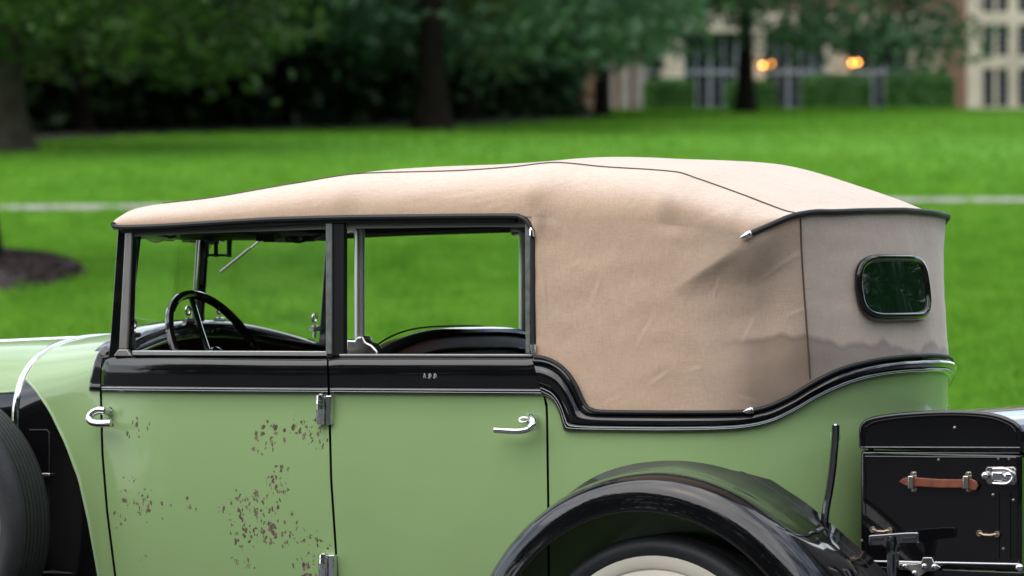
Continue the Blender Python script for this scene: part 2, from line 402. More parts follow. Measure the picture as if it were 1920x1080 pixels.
# the dark wood behind: nobody could count its leaves
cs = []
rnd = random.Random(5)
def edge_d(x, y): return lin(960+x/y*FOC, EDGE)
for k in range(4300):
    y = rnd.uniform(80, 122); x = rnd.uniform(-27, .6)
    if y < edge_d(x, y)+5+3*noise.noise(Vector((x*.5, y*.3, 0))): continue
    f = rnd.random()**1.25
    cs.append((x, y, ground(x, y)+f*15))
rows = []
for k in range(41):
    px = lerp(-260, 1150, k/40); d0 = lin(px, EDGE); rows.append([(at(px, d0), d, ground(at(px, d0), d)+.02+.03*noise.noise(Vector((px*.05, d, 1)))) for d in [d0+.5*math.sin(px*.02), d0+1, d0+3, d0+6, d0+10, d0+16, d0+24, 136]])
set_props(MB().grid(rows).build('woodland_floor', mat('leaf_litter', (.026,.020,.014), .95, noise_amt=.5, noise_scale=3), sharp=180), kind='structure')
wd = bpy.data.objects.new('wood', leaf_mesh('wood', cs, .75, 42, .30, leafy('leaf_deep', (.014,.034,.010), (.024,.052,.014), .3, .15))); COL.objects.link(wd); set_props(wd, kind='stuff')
# the trees across the drive, behind the photographer and off to the right: mirrored in the paint and the glass
cs = []
for k in range(4600):
    a = rnd.uniform(R(188), R(414)); rr = rnd.uniform(32, 40); x, y = 4+rr*math.cos(a)*1.15, 6+rr*math.sin(a)
    hmax = 19+5*noise.noise(Vector((x*.12, y*.12, 5))); f = rnd.random()
    cs.append((x, y, ground(x, y)+.5+f*hmax))
tl = bpy.data.objects.new('treeline', leaf_mesh('treeline', cs, 1.0, 26, .5, leafy('leaf_shade', (.022,.050,.014), (.040,.080,.020), .2, .3))); COL.objects.link(tl); set_props(tl, kind='stuff')
# undergrowth shrubs at the wood edge
GS = 'shrubs under the wood edge'
def shrub(px, d, r, h, leaf, label, seed, m=None, cat='shrub', name='shrub'):
    x = at(px, d); gz = ground(x, d); rnd = random.Random(seed)
    t = empty(name, (x, d, gz)); set_props(t, label, cat, GS)
    cs = []
    for k in range(90):
        v = Vector((rnd.gauss(0,1), rnd.gauss(0,1), abs(rnd.gauss(0,1)))).normalized()*(rnd.random()**.35)
        cs.append((v.x*r, v.y*r, v.z*h))
    o = bpy.data.objects.new('foliage', leaf_mesh('foliage', cs, .16, 40, .10, m or MLEAF[leaf])); COL.objects.link(o); o.parent = t
    s = MB()
    for k in range(5): s.tube([(0,0,-.05),(rnd.uniform(-.3,.3)*r, rnd.uniform(-.3,.3)*r, h*.4),(rnd.uniform(-.6,.6)*r, rnd.uniform(-.6,.6)*r, h*.8)], [.03,.02,.008], 6)
    s.build('stem', MBARK, t, recalc=False)
shrub(1030, 108, 1.1, 1.5, 1, 'pale blue green shrub before the brick wall', 3)
shrub(640, 101, 1.6, 1.0, 1, 'low dark shrub left of the thickest trunk', 4)
shrub(235, 96, .7, .9, 0, 'small shrub right of the slim dark tree in the wood', 5)
shrub(480, 102, 1.5, 1.1, 0, 'wide low shrub in the darkest part of the wood', 6)
shrub(735, 104, 1.0, 1.3, 0, 'rounded shrub tucked close to the thickest trunk', 7)

# mulch bed round the young tree
mm = mat('mulch', (.030,.018,.016), .95, noise_amt=.5, noise_scale=9, bump=1, bump_scale=30)
bx, by, br = BED; rows = []
for k in range(9):
    f = k/8; rows.append([(bx+br*f*(1+.06*math.sin(5*a))*math.cos(a), by+2.6*br*f*(1+.06*math.sin(5*a))*math.sin(a), ground(bx+br*f*math.cos(a), by+2.6*br*f*math.sin(a))+.015+.20*math.sqrt(max(0, 1-f*f))) for a in [2*math.pi*q/48 for q in range(48)]])
set_props(MB().grid(rows, closed_v=True).build('mulch_bed', mm, sharp=180), kind='structure')
q = []
for k in range(9000):
    f = math.sqrt(rng.random()); a = rng.random()*2*math.pi
    x, y = bx+br*f*math.cos(a), by+2.6*br*f*math.sin(a); q.append((x, y, ground(x, y)+.02+.20*math.sqrt(max(0, 1-f*f))))
ch = bpy.data.objects.new('mulch_chips', leaf_mesh('mulch_chips', q, .01, 1, .03, mat('mulch_chip', (.042,.025,.022), .9, noise_amt=.5, noise_scale=12))); COL.objects.link(ch); set_props(ch, kind='stuff')

# ------------------------------------------------------------------ the mansion
BY = 138.0
def bxz(px, py, y=BY): p = W3(px, py, y); return p[0], p[2]
house = empty('stone_mansion', (at(1500,BY), BY, ground(9, BY)))
set_props(house, 'brick and stone mansion with tall leaded windows beyond the lawn', 'mansion')
hb = tuple(house.location)
MBR = mat('brick', (.20,.085,.055), .9); nb = NB(MBR); g = nb.new('ShaderNodeTexCoord')
bt = nb.new('ShaderNodeTexBrick'); nb.link(nb.mapping(g.outputs['Object'], (1,1,1), (R(90),0,0)), bt.inputs['Vector']); bt.inputs['Scale'].default_value = 1
bt.inputs['Brick Width'].default_value = .22; bt.inputs['Row Height'].default_value = .075; bt.inputs['Mortar Size'].default_value = .008
bt.inputs['Color1'].default_value = (.24,.10,.065,1); bt.inputs['Color2'].default_value = (.16,.065,.045,1); bt.inputs['Mortar'].default_value = (.3,.26,.22,1)
nb.link(bt.outputs['Color'], nb.b.inputs['Base Color'])
MST = mat('limestone', (.47,.39,.325), .85, noise_amt=.18, noise_scale=1.5)
MMUL = mat('painted_mullion', (.21,.22,.27), .6)
MPANE = mat('dark_pane', (.010,.012,.020), .15, spec=.35)
MSLATE = mat('slate', (.06,.06,.065), .8, noise_amt=.3, noise_scale=3)
def wall(name, x0, x1, y0, y1, z0, z1, m, parent=house): return MB().box(((x0+x1)/2, (y0+y1)/2, (z0+z1)/2), (x1-x0, y1-y0, z1-z0)).build(name, m, parent, base=hb, bevel=.01)
gz = ground(9, BY)-.5
X = lambda px, y=BY: at(px, y)
ztop = gz+10
wall('wall', X(1000), X(2250), BY+.9, BY+9, gz, ztop, MBR)                         # main body of the house
for a, b in ((1240,1282),(1408,1434),(1548,1592),(1706,1768)): wall('stone_pier', X(a), X(b), BY, BY+.9, gz, bxz(0,60)[1], MST)
wall('stone_lintel', X(1130), X(1768), BY+.05, BY+.9, bxz(0,60)[1]+.003, bxz(0,20)[1], MST)
wall('brick_pier', X(1770), X(1812), BY-.6, BY+.9, gz, ztop, MBR)
for a, b in ((1134,1152),(1163,1181),(1190,1211)): wall('stone_pier', X(a), X(b), BY-.3, BY+.05, gz, bxz(0,60)[1]-.002, mat('shaded_stone', (.24,.20,.19), .9, noise_amt=.2, noise_scale=1.5))  # porch piers: the shade of the trees is put into the stone colour
def glazing(px0, px1, nm):
    w = MB(); z0, z1 = gz+.3, bxz(0,62)[1]; x0, x1 = X(px0), X(px1); n = nm; dx = (x1-x0)/n
    def rc(e, y): return [(x0+e, y, z0-.1+e), (x1-e, y, z0-.1+e), (x1-e, y, z1+.06-e), (x0+e, y, z1+.06-e)]
    fr = MB().grid([rc(0, BY+.48), rc(.09, BY+.48), rc(.09, BY+.62), rc(0, BY+.62)], closed_u=True, closed_v=True)
    f = fr.build('window', MMUL, house, base=hb)
    for k in range(n+1): MB().box((x0+k*dx, BY+.5, (z0+z1)/2), (.11 if k % 2 == 0 else .06, .12, z1-z0)).build('mullion', MMUL, f, base=hb)
    zt = bxz(0,134)[1]
    MB().box(((x0+x1)/2, BY+.46, zt), (x1-x0, .1, .14)).build('transom', MMUL, f, base=hb)
    zb = [z0+.1+k*(zt-.07-z0-.1)/4 for k in range(1, 4)]
    for z in zb: MB().box(((x0+x1)/2, BY+.52, z), (x1-x0, .05, .025)).build('glazing_bar', MMUL, f, base=hb)
    for k in range(n):
        for a, b in ((z0+.1, zt-.07), (zt+.07, z1-.06)):
            MB().box((x0+(k+.5)*dx, BY+.6, (a+b)/2), (dx-.06, .03, b-a)).build('pane', MPANE, f, base=hb)
glazing(1282,1408,5); glazing(1434,1548,5); glazing(1592,1706,5); glazing(1212,1240,1)
# projecting stone bay at the right
BB = BY-1.6
def bay_col(a, b): wall('stone_mullion', X(a,BB), X(b,BB), BB, BB+.3, gz, ztop-1, MST)
cols = [(1843,1864),(1870,1891),(1909,1929),(1935,1955),(1990,2011),(2017,2037)]
ed = [(1816,1843),(1864,1870),(1891,1909),(1929,1935),(1955,1990),(2011,2017),(2037,2060)]
for a, b in ed: bay_col(a, b)
rowsy = [(200,128),(104,46),(22,-40),(-62,-130)]
zs = [(bxz(0,a,BB)[1], bxz(0,b,BB)[1]) for a, b in rowsy]
for a, b in cols:
    f = None; lo = gz
    for z0, z1 in zs:
        wall('sill_block', X(a,BB)+.002, X(b,BB)-.002, BB+.02, BB+.28, lo, z0, MST); lo = z1
        f = MB().box(((X(a,BB)+X(b,BB))/2, BB+.2, (z0+z1)/2), (X(b,BB)-X(a,BB)-.004, .05, z1-z0)).build('window', MPANE, house, base=hb)
        l = MB(); nx = 2; w = X(b,BB)-X(a,BB)
        for k in range(1, 5): l.box(((X(a,BB)+X(b,BB))/2, BB+.165, z0+(z1-z0)*k/5), (w, .015, .018))
        l.box(((X(a,BB)+X(b,BB))/2, BB+.16, (z0+z1)/2), (.018, .015, z1-z0))
        l.build('leading', MMUL, f, base=hb)
    wall('sill_block', X(a,BB)+.002, X(b,BB)-.002, BB+.02, BB+.28, lo, ztop-1.02, MST)
wall('bay_body', X(1818,BB), X(2058,BB), BB+.31, BY+.9, gz, ztop-1.1, MST)
wall('parapet', X(1810,BB), X(2066,BB), BB-.1, BY+.9, ztop-1, ztop-.4, MST)
r0, r1 = X(985), X(2270)
MB().prism([(r0, BY+.5, ztop), (r0, BY+9.4, ztop), (r0, BY+5, ztop+4)], (r1-r0, 0, 0)).build('roof', MSLATE, house, base=hb)
# lamps glowing on the piers
ML = bpy.data.materials.new('lamp_glow'); ML.use_nodes = True; nb = NB(ML); nb.b.inputs['Base Color'].default_value = (1,.6,.25,1)
nb.b.inputs['Emission Color'].default_value = (1,.36,.06,1); nb.b.inputs['Emission Strength'].default_value = 8
MIRON = mat('wrought_iron', (.02,.02,.02), .5, metal=.6)
def lantern(px, py, label, s=1., e=None):
    x, z = bxz(px, py, BY-.3); t = empty('wall_lantern', (x, BY-.3, z)); set_props(t, label, 'lantern', 'lit lanterns on the mansion')
    MB().tube([(0,.32,.32),(0,.1,.38),(0,0,.3),(0,0,.2)], .02, 8).build('bracket', MIRON, t)
    MB().lathe([(0,.2),(.09*s,.19),(.13*s,.13),(.05*s,.125)], (0,0,0), (0,0,1), 12).build('lantern_cap', MIRON, t)
    MB().ball((0,0,0), .062*s, 12, 8, (1,1,1.15)).build('globe', e or ML, t)
lantern(1430, 122, 'left one of the close pair of glowing amber lanterns', 1.)
lantern(1447, 121, 'right one of the close pair of glowing amber lanterns', 1.)
lantern(1597, 118, 'left lamp of the double amber glow before the right doors', 1.)
lantern(1609, 118, 'right lamp of the double amber glow before the right doors', 1.)
# clipped hedges
GH = 'clipped hedges before the mansion'
MH = leafy('hedge_leaf', (.046,.125,.030), (.085,.185,.046), 1.5, .25)
def hedge(px0, px1, pytop, d, label, seed):
    x0, x1 = at(px0, d), at(px1, d); gz_ = ground((x0+x1)/2, d); h = W3(0, pytop, d)[2]-gz_; w = x1-x0; dep = 1.2
    t = empty('clipped_hedge', ((x0+x1)/2, d, gz_)); set_props(t, label, 'hedge', GH)
    rnd = random.Random(seed); core = MB(); n = 20; rows = []
    def pt(a, f):     # rounded box shell
        p = 3.5; ca, sa = math.cos(a), math.sin(a); k = (abs(ca)**p+abs(sa)**p)**(-1/p)
        sh = 1 if f < .75 else math.sqrt(max(0, 1-((f-.75)/.25)**2))*.45+.55
        if f >= 1: sh = .5
        return (k*ca*w/2*sh, k*sa*dep/2*sh, h*f)
    core.grid([[tuple(np.array(pt(2*math.pi*q/28, f))*(.93,.93,.97)) for q in range(28)] for f in (-.05,.2,.4,.6,.75,.85,.93,.98,1)], closed_v=True)
    core.f.append(tuple(8*28+q for q in range(28)))
    core.build('branch_core', MH, t, sharp=180)
    cs = []
    for k in range(5200):
        a, f = rnd.uniform(0, 2*math.pi), rnd.random()
        if rnd.random() < .25: p_ = pt(a, 1); s_ = math.sqrt(rnd.random())*1.3; cs.append((p_[0]*s_, p_[1]*s_, h*.99))
        else: cs.append(pt(a, f))
    o = bpy.data.objects.new('foliage', leaf_mesh('foliage', cs, .035, 1, .06, MH)); COL.objects.link(o); o.parent = t
hedge(1210,1300,150,133,'dark clipped hedge at the left end of the glazed doors', 1)
hedge(1362,1452,152,134,'clipped hedge half hidden by the thin dark tree trunk', 2)
hedge(1505,1630,141,133.5,'wide clipped hedge between the two lit lantern pairs', 3)
hedge(1663,1786,136,133,'wide clipped hedge beside the brick pier', 4)

# ------------------------------------------------------------------ car materials
MGREEN = mat('sage_paint', (.255,.382,.155), .4, coat=.6, coat_rough=.07, noise_amt=.05, noise_scale=2.5, spec=.3, bump=.02, bump_scale=3)
MBLACK = mat('black_lacquer', (.004,.004,.005), .12, coat=1., coat_rough=.025, spec=.08, bump=.012, bump_scale=9)
MBLACKR = mat('black_rubber', (.010,.010,.011), .55)
MINK = mat('interior_black', (.008,.008,.010), .5, spec=.25)
MCHROME = mat('chrome', (.74,.75,.77), .08, metal=1.)
MNICKEL = mat('worn_nickel', (.50,.49,.46), .25, metal=1., noise_amt=.12, noise_scale=30)
MSILVER = mat('silver_line', (.55,.57,.60), .35, metal=.4)
MPGREEN = mat('pale_green_line', (.30,.42,.22), .35, coat=.3)
MGREY = mat('grey_channel', (.15,.165,.15), .6, metal=.3, noise_amt=.3, noise_scale=40)
MPILLAR = mat('brushed_pillar', (.30,.29,.27), .42, metal=.65, noise_amt=.1, noise_scale=15)
MTAN = mat('brown_leather', (.19,.055,.025), .5, noise_amt=.3, noise_scale=40, bump=.2, bump_scale=300)
MHIDE = mat('seat_leather', (.095,.036,.018), .5, noise_amt=.2, noise_scale=15)
MWHITE = mat('cream_paint', (.62,.58,.48), .5, noise_amt=.06, noise_scale=8)
MBRASS = mat('aged_brass', (.42,.33,.24), .35, metal=.9)
MTYRE = mat('tyre_rubber', (.016,.017,.019), .6, noise_amt=.25, noise_scale=25, bump=.15, bump_scale=120)
MLINE = mat('lining', (.11,.115,.095), .85)
MGLASS = bpy.data.materials.new('glass'); MGLASS.use_nodes = True; _n = MGLASS.node_tree; _n.nodes.remove(_n.nodes['Principled BSDF'])
_t = _n.nodes.new('ShaderNodeBsdfTransparent'); _t.inputs[0].default_value = (.965,.985,.968,1); _g = _n.nodes.new('ShaderNodeBsdfGlossy'); _g.inputs['Roughness'].default_value = .02
_w = _n.nodes.new('ShaderNodeLayerWeight'); _w.inputs[0].default_value = .5; _p = _n.nodes.new('ShaderNodeMath'); _p.operation = 'POWER'; _p.inputs[1].default_value = 5; _n.links.new(_w.outputs['Facing'], _p.inputs[0])
_f = _n.nodes.new('ShaderNodeMath'); _f.operation = 'MULTIPLY_ADD'; _f.inputs[1].default_value = .5; _f.inputs[2].default_value = .025; _n.links.new(_p.outputs[0], _f.inputs[0]); _m = _n.nodes.new('ShaderNodeMixShader')
_n.links.new(_f.outputs[0], _m.inputs[0]); _n.links.new(_t.outputs[0], _m.inputs[1]); _n.links.new(_g.outputs[0], _m.inputs[2]); _n.links.new(_m.outputs[0], _n.nodes['Material Output'].inputs[0])
MREARGLASS = mat('rear_glass', (.006,.022,.008), .05, spec=.7)

def dusty(m, lo, hi, amt):
    nb = NB(m); g = nb.new('ShaderNodeTexCoord'); a = nb.noise(nb.mapping(g.outputs['Object'], (1,1,.45)), 6, 6, .7); b = nb.noise(g.outputs['Object'], 90, 2, .6)
    f = nb.math('MULTIPLY', nb.maprange(a.outputs['Fac'], .35, .75), nb.maprange(b.outputs['Fac'], .3, .7, .5, 1.))
    nb.link(nb.math('MULTIPLY_ADD', f, hi-lo, lo), nb.b.inputs['Coat Roughness'])
    src = nb.b.inputs['Base Color'].links[0].from_socket if nb.b.inputs['Base Color'].links else tuple(nb.b.inputs['Base Color'].default_value)[:3]
    nb.link(nb.mixc(nb.math('MULTIPLY', f, amt), src, (.30,.29,.25)), nb.b.inputs['Base Color'])
dusty(MGREEN, .03, .14, .05); dusty(MBLACK, .02, .09, .010)
# worn paint of the front door: flakes gone down to brown primer
MDOOR = mat('worn_sage_paint', (.215,.335,.120), .4, coat=.6, coat_rough=.07, spec=.3); nb = NB(MDOOR); g = nb.new('ShaderNodeTexCoord')
pos = g.outputs['Object']; sx = nb.new('ShaderNodeSeparateXYZ'); nb.link(pos, sx.inputs[0])
CH = [(255,802,26,26,.42),(505,821,36,30,.5),(558,800,15,20,.7),(588,816,28,34,.55),(236,904,26,12,.22),(234,941,14,30,.5),(268,946,34,30,.4),(220,973,12,16,.5),(305,948,34,8,.35),
      (523,904,25,36,.33),(413,957,13,13,.7),(480,968,62,50,.56),(497,990,36,30,.72),(546,1001,40,26,.34),(444,1014,22,16,.4),(272,1040,16,12,.35),(453,1060,28,16,.4),(594,1030,26,32,.6),(580,1066,34,22,.6),(320,955,60,40,.05)]
acc = None
for px, py, rx, ry, d in CH:
    u0, v0, z0 = surf(px, py); ru, rz = rx/575*1.25, ry/650*1.25
    a = nb.math('MULTIPLY', nb.math('SUBTRACT', sx.outputs[0], u0), 1/ru); b = nb.math('MULTIPLY', nb.math('SUBTRACT', sx.outputs[2], z0), 1/rz)
    r2 = nb.math('ADD', nb.math('MULTIPLY', a, a), nb.math('MULTIPLY', b, b))
    w = nb.math('MULTIPLY', nb.math('SUBTRACT', 1., r2, clamp=True), d)
    acc = w if acc is None else nb.math('MAXIMUM', acc, w)
wn = nb.noise(pos, 60, 2); dv = nb.new('ShaderNodeVectorMath'); dv.operation = 'MULTIPLY_ADD'; nb.link(wn.outputs['Color'], dv.inputs[0]); dv.inputs[1].default_value = (.020,.0,.020); nb.link(pos, dv.inputs[2])
fl = nb.new('ShaderNodeVectorMath'); fl.operation = 'MULTIPLY'; nb.link(dv.outputs[0], fl.inputs[0]); fl.inputs[1].default_value = (1.25,.0,.8)
vo = nb.new('ShaderNodeTexVoronoi'); vo.inputs['Scale'].default_value = 98; nb.link(fl.outputs[0], vo.inputs['Vector'])
sc_ = nb.new('ShaderNodeSeparateColor'); nb.link(vo.outputs['Color'], sc_.inputs[0])
edge = nb.math('LESS_THAN', vo.outputs['Distance'], .62)
cl_ = nb.noise(pos, 34, 3, .6); acc = nb.math('MULTIPLY', acc, nb.maprange(cl_.outputs['Fac'], .42, .62, .25, 1.7))
chip = nb.math('MULTIPLY', nb.math('LESS_THAN', sc_.outputs[0], nb.math('MULTIPLY', acc, .72)), edge)
pn = nb.noise(pos, 2.5, 4); green = nb.mixc(pn.outputs['Fac'], (.244,.367,.148), (.266,.397,.162))
br_ = nb.mixc(sc_.outputs[1], (.085,.056,.040), (.190,.140,.105))
nb.link(nb.mixc(chip, green, br_), nb.b.inputs['Base Color'])
nb.link(nb.math('MULTIPLY_ADD', chip, .4, .38), nb.b.inputs['Roughness']); nb.link(nb.math('MULTIPLY_ADD', chip, -.6, .6), nb.b.inputs['Coat Weight'])
nb.link(nb.bump(nb.math('MULTIPLY', chip, -1.), .5, .002), nb.b.inputs['Normal'])

# canvas of the folding top
def nb_nz(nb, g):
    q = nb.new('ShaderNodeSeparateXYZ'); nb.link(g.outputs['Normal'], q.inputs[0]); return q.outputs[2]
def canvas(name, base, dirty, stain=True):
    m = mat(name, base, .92, sheen=.55); nb = NB(m); g = nb.new('ShaderNodeTexCoord'); pos = g.outputs['Object']
    sx = nb.new('ShaderNodeSeparateXYZ'); nb.link(pos, sx.inputs[0])
    big = nb.noise(pos, 3.0, 6, .65); mid = nb.noise(nb.mapping(pos, (1,1,.5)), 14, 5, .6)
    col = nb.mixc(nb.maprange(big.outputs['Fac'], .4, .75), base, dirty)
    col = nb.mixc(nb.math('MULTIPLY', nb.maprange(mid.outputs['Fac'], .45, .8), .35), col, dirty)
    for px, py, r, k in ((1262,394,17,.28),(1255,365,12,.18),(1014,366,14,.18),(648,362,18,.14),(1285,345,18,.12),(1028,420,10,.22),(1310,420,30,.12),(1025,418,10,.35),(1470,690,40,.15)):
        u0, v0, z0 = P(px, py, .03)
        a = nb.math('SUBTRACT', sx.outputs[0], u0); b = nb.math('MULTIPLY', nb.math('SUBTRACT', sx.outputs[2], z0), .75)
        d2 = nb.math('ADD', nb.math('MULTIPLY', a, a), nb.math('MULTIPLY', b, b)); rr = (r/600)**2
        w = nb.math('MULTIPLY', nb.math('SUBTRACT', 1., nb.math('MULTIPLY', d2, 1/rr/2.2), clamp=True), k)
        w = nb.math('MULTIPLY', w, nb.math('LESS_THAN', sx.outputs[1], .4))
        col = nb.mixc(w, col, (base[0]*.35, base[1]*.36, base[2]*.4))
    col = nb.mixc(nb.math('MULTIPLY', nb.maprange(nb_nz(nb, g), .15, .85, 0., 1., True), .55), col, (.71,.62,.55))      # up-facing cloth mixed paler
    wth_shade = nb.math('MULTIPLY', nb.maprange(sx.outputs[0], .42, .84, 0., 1., True), nb.maprange(sx.outputs[2], 1.73, 1.62, 0., 1., True))
    col = nb.mixc(nb.math('MULTIPLY', wth_shade, .6), col, (.50,.405,.335))      # corner cloth: weathered grey, with the shade of its turn painted in
    if stain:       # tide mark of a soaked lower edge at the rear
        sn = nb.noise(nb.mapping(pos, (1,1,.2)), 6, 2.5, .5)
        top = nb.math('MULTIPLY_ADD', sn.outputs['Fac'], .16, 1.285)
        wet = nb.maprange(nb.math('SUBTRACT', top, sx.outputs[2]), 0., .016)
        wet = nb.math('MULTIPLY', wet, nb.maprange(sx.outputs[0], .60, .72))
        ed_ = nb.math('MULTIPLY', nb.math('SUBTRACT', 1., nb.math('MULTIPLY', nb.math('ABSOLUTE', nb.math('SUBTRACT', nb.math('SUBTRACT', top, sx.outputs[2]), .010)), 70.), clamp=True), .22)
        col = nb.mixc(nb.math('MULTIPLY', nb.math('ADD', nb.math('MULTIPLY', wet, .72), ed_), nb.maprange(sx.outputs[0], .60, .72)), col, (base[0]*.33, base[1]*.34, base[2]*.36))
    wv = nb.new('ShaderNodeTexWave'); wv.inputs['Scale'].default_value = 150; wv.inputs['Distortion'].default_value = 1.5; wv.bands_direction = 'Z'; nb.link(pos, wv.inputs['Vector'])
    wx = nb.new('ShaderNodeTexWave'); wx.inputs['Scale'].default_value = 150; wx.inputs['Distortion'].default_value = 1.5; wx.bands_direction = 'X'; nb.link(pos, wx.inputs['Vector'])
    wv_ = nb.math('ADD', wv.outputs['Fac'], wx.outputs['Fac'])
    fine = nb.noise(pos, 160, 3, .7)
    col = nb.mixc(nb.math('MULTIPLY', nb.maprange(fine.outputs['Fac'], .4, .8), .28), col, (base[0]*.55, base[1]*.55, base[2]*.55))
    for sc3_ in ((30,30,420),(420,420,26)):
        th = nb.noise(nb.mapping(pos, sc3_), 1., 2, .6); col = nb.mixc(nb.math('MULTIPLY', nb.maprange(th.outputs['Fac'], .48, .75), .30), col, (base[0]*.58, base[1]*.56, base[2]*.54))
    nb.link(col, nb.b.inputs['Base Color']); nb.b.inputs['Specular IOR Level'].default_value = .15; nb.b.inputs['Sheen Roughness'].default_value = .45; nb.b.inputs['Sheen Tint'].default_value = (1,.96,.92,1)
    cre = nb.noise(nb.mapping(pos, (1,1,.6), (0,.5,0)), 9, 5, .6, .4)
    b1 = nb.bump(cre.outputs['Fac'], .17, .03); b2 = nb.bump(wv_, .10, .001, b1)
    nb.link(nb.bump(fine.outputs['Fac'], .12, .002, b2), nb.b.inputs['Normal'])
    return m
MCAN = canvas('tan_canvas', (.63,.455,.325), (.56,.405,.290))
MCANB = canvas('grey_canvas', (.62,.51,.42), (.51,.41,.335))  # greyer tan for the back panel

# ------------------------------------------------------------------ the car
CAR_LOC = (0, CAM_D, 0); CAR_ROT = -TH
car = empty('vintage_car', CAR_LOC, CAR_ROT)
set_props(car, 'sage green and black vintage convertible with a tan canvas top raised', 'car')
def both(mb, name, m, parent, **k):
    a = mb.build(name, m, parent, **k); b = mb.mirrored().build(name, m, parent, **k); return a, b

# inner shell that closes the body behind the panel gaps
z0b, z1b = .40, 1.20
shell = MB(); rows = []
for j in range(9):
    z = lerp(z0b, z1b, j/8); rows.append([surf_s(s, z, -.025) for s in range(0, NPL, 8)])
shell.grid(rows).build('inner_shell', MINK, car, sharp=180)
fl_ = MB().grid([[surf_s(s, z0b, -.025) for s in range(0, MID+1, 8)], [(lambda q: (q[0], 1.2-q[1], q[2]))(surf_s(s, z0b, -.025)) for s in range(0, MID+1, 8)]])
fl_.build('floor', MINK, car)

def panel(name, left, right, m, ptop, pbot=1300, nx=26, ny=30, off=0., flange=.02, parent=car):
    """skin between two gap lines given as px(py); edges turned inwards"""
    mb = MB(); rows = []
    for j in range(ny+1):
        py = lerp(ptop, pbot, j/ny); l, r = lin(py, left), lin(py, right); row = []
        for i in range(-1, nx+2):
            f = min(max(i, 0), nx)/nx; row.append(surf(lerp(l, r, f), py, off-(flange if i in (-1, nx+1) else 0)))
        rows.append(row)
    mb.grid(rows); return mb
G = 2.2     # half a panel gap, in photo pixels
GAP_A = [(690,188),(735,189),(850,192),(960,201),(1080,216),(1300,246)]
GAP_B = [(690,615),(760,617.5),(900,621),(1035,630),(1300,646)]
GAP_C = [(690,1015),(735,1019),(760,1025),(800,1026),(940,1028),(1300,1030)]
sh = lambda t, d: [(a, b+d) for a, b in t]
# front door and rear door, near and far
fdn = empty('front_door', parent=car); fdn['label'] = 'green front door with flaking paint down to brown primer'
panel('p', sh(GAP_A, G), sh(GAP_B, -G), None, 728).build('door_skin', MDOOR, fdn)
rdn = empty('rear_door', parent=car)
panel('p', sh(GAP_B, G), sh(GAP_C, -G), None, 728).build('door_skin', MGREEN, rdn)
fdf = empty('front_door', parent=car); rdf = empty('rear_door', parent=car)
panel('p', sh(GAP_A, G), sh(GAP_B, -G), None, 728).mirrored().build('door_skin', MGREEN, fdf)
panel('p', sh(GAP_B, G), sh(GAP_C, -G), None, 728).mirrored().build('door_skin', MGREEN, rdf)
# rear tub: from the door gap right round the back to the far door gap
rows = []; nz_ = 34; ns = 110
bl_edge = [(1008,742),(1022,746),(1035,753),(1044,766),(1050,782),(1055,800),(1062,806),(1120,808.5),(1200,810),(1350,808),(1400,804),(1440,796),(1480,780),(1530,752),(1580,728),(1640,710),(1700,702),(1721,701)]
bu_edge = [(1000,668),(1015,669),(1032,674),(1050,684),(1066,699),(1080,720),(1090,742),(1099,759),(1112,768),(1140,771),(1250,772),(1350,772),(1400,770),(1440,761),(1480,743),(1520,719),(1560,698),(1600,684),(1650,673),(1700,668),(1721,667)]
tub = MB()
def tub_top(s):
    px = projx(*plan_at(min(s, NPL-1-s)))
    if px < 1040: return surf(px, 745+max(0, px-1026)*.5)[2]
    if px < 1062: return surf(px, lin(px, [(1040,757),(1050,778),(1062,801)]))[2]
    return surf(px, interp(min(px, 1721), bl_edge)-6)[2]
cgap = sh(GAP_C, G)
for j in range(nz_+1):
    pyj = lerp(742, 1290, j/nz_); q = surf(lin(pyj, cgap), pyj); zj = q[2]; sL = s_of_px(lin(pyj, cgap), bulge(zj)); row = []
    for i in range(-1, ns+2):
        f = min(max(i, 0), ns)/ns; f = .5-.5*math.cos(math.pi*f) if False else f; s = lerp(sL, NPL-1-sL, f)
        w = smooth(0, .10, f)*smooth(0, .10, 1-f); tt = tub_top(s); row.append(surf_s(s, lerp(min(zj, tt), lerp(tt, .44, j/nz_), w), -.02 if i in (-1, ns+1) else 0))
    rows.append(row)
tub.grid(rows).build('rear_body', MGREEN, car, sharp=60)

# black belt of each door: rounded section with twin silver lines
def edge_px(tab, px): return interp(px, tab)
BPROF = [(.0,-.016),(.03,-.004),(.09,.006),(.2,.0125),(.35,.0155),(.55,.0155),(.72,.014),(.80,.0135),(.815,.010),(.83,.0125),(.88,.0145),(.93,.0145),(.965,.011),(.99,.004),(1.0,-.006)]
def belt(px0, px1, n, top, bot, slant0=0, slant1=0, prof=BPROF):
    mb = MB(); rows = []
    for i in range(-1, n+2):
        f = min(max(i, 0), n)/n; row = []
        for t, o in prof:
            px = lerp(px0+slant0*t, px1+slant1*t, f); py = lerp(interp(px, top), interp(px, bot), t)
            row.append(surf(px, py, o if 0 <= i <= n else -.02))
        rows.append(row)
    return mb.grid(rows)
def line_on(px0, px1, n, fpy, off, w, slant=0):
    """a thin painted line as a strip"""
    rows = []
    for i in range(n+1):
        px = lerp(px0, px1, i/n); py = fpy(px); rows.append([surf(px, py-w/2, off), surf(px, py+w/2, off)])
    return MB().grid(rows)
BT = [(150,664),(250,666),(612,670),(640,668),(1000,668)]; BB_ = [(150,734),(188,735.5),(612,739),(1012,742)]
belt(192.5, 612.5, 30, BT, BB_, -3, 2).build('belt_panel', MBLACK, fdn, sharp=50)
belt(612.5+G*2-1, 996, 30, BT, BB_, 3, 21).build('belt_panel', MBLACK, rdn, sharp=50)
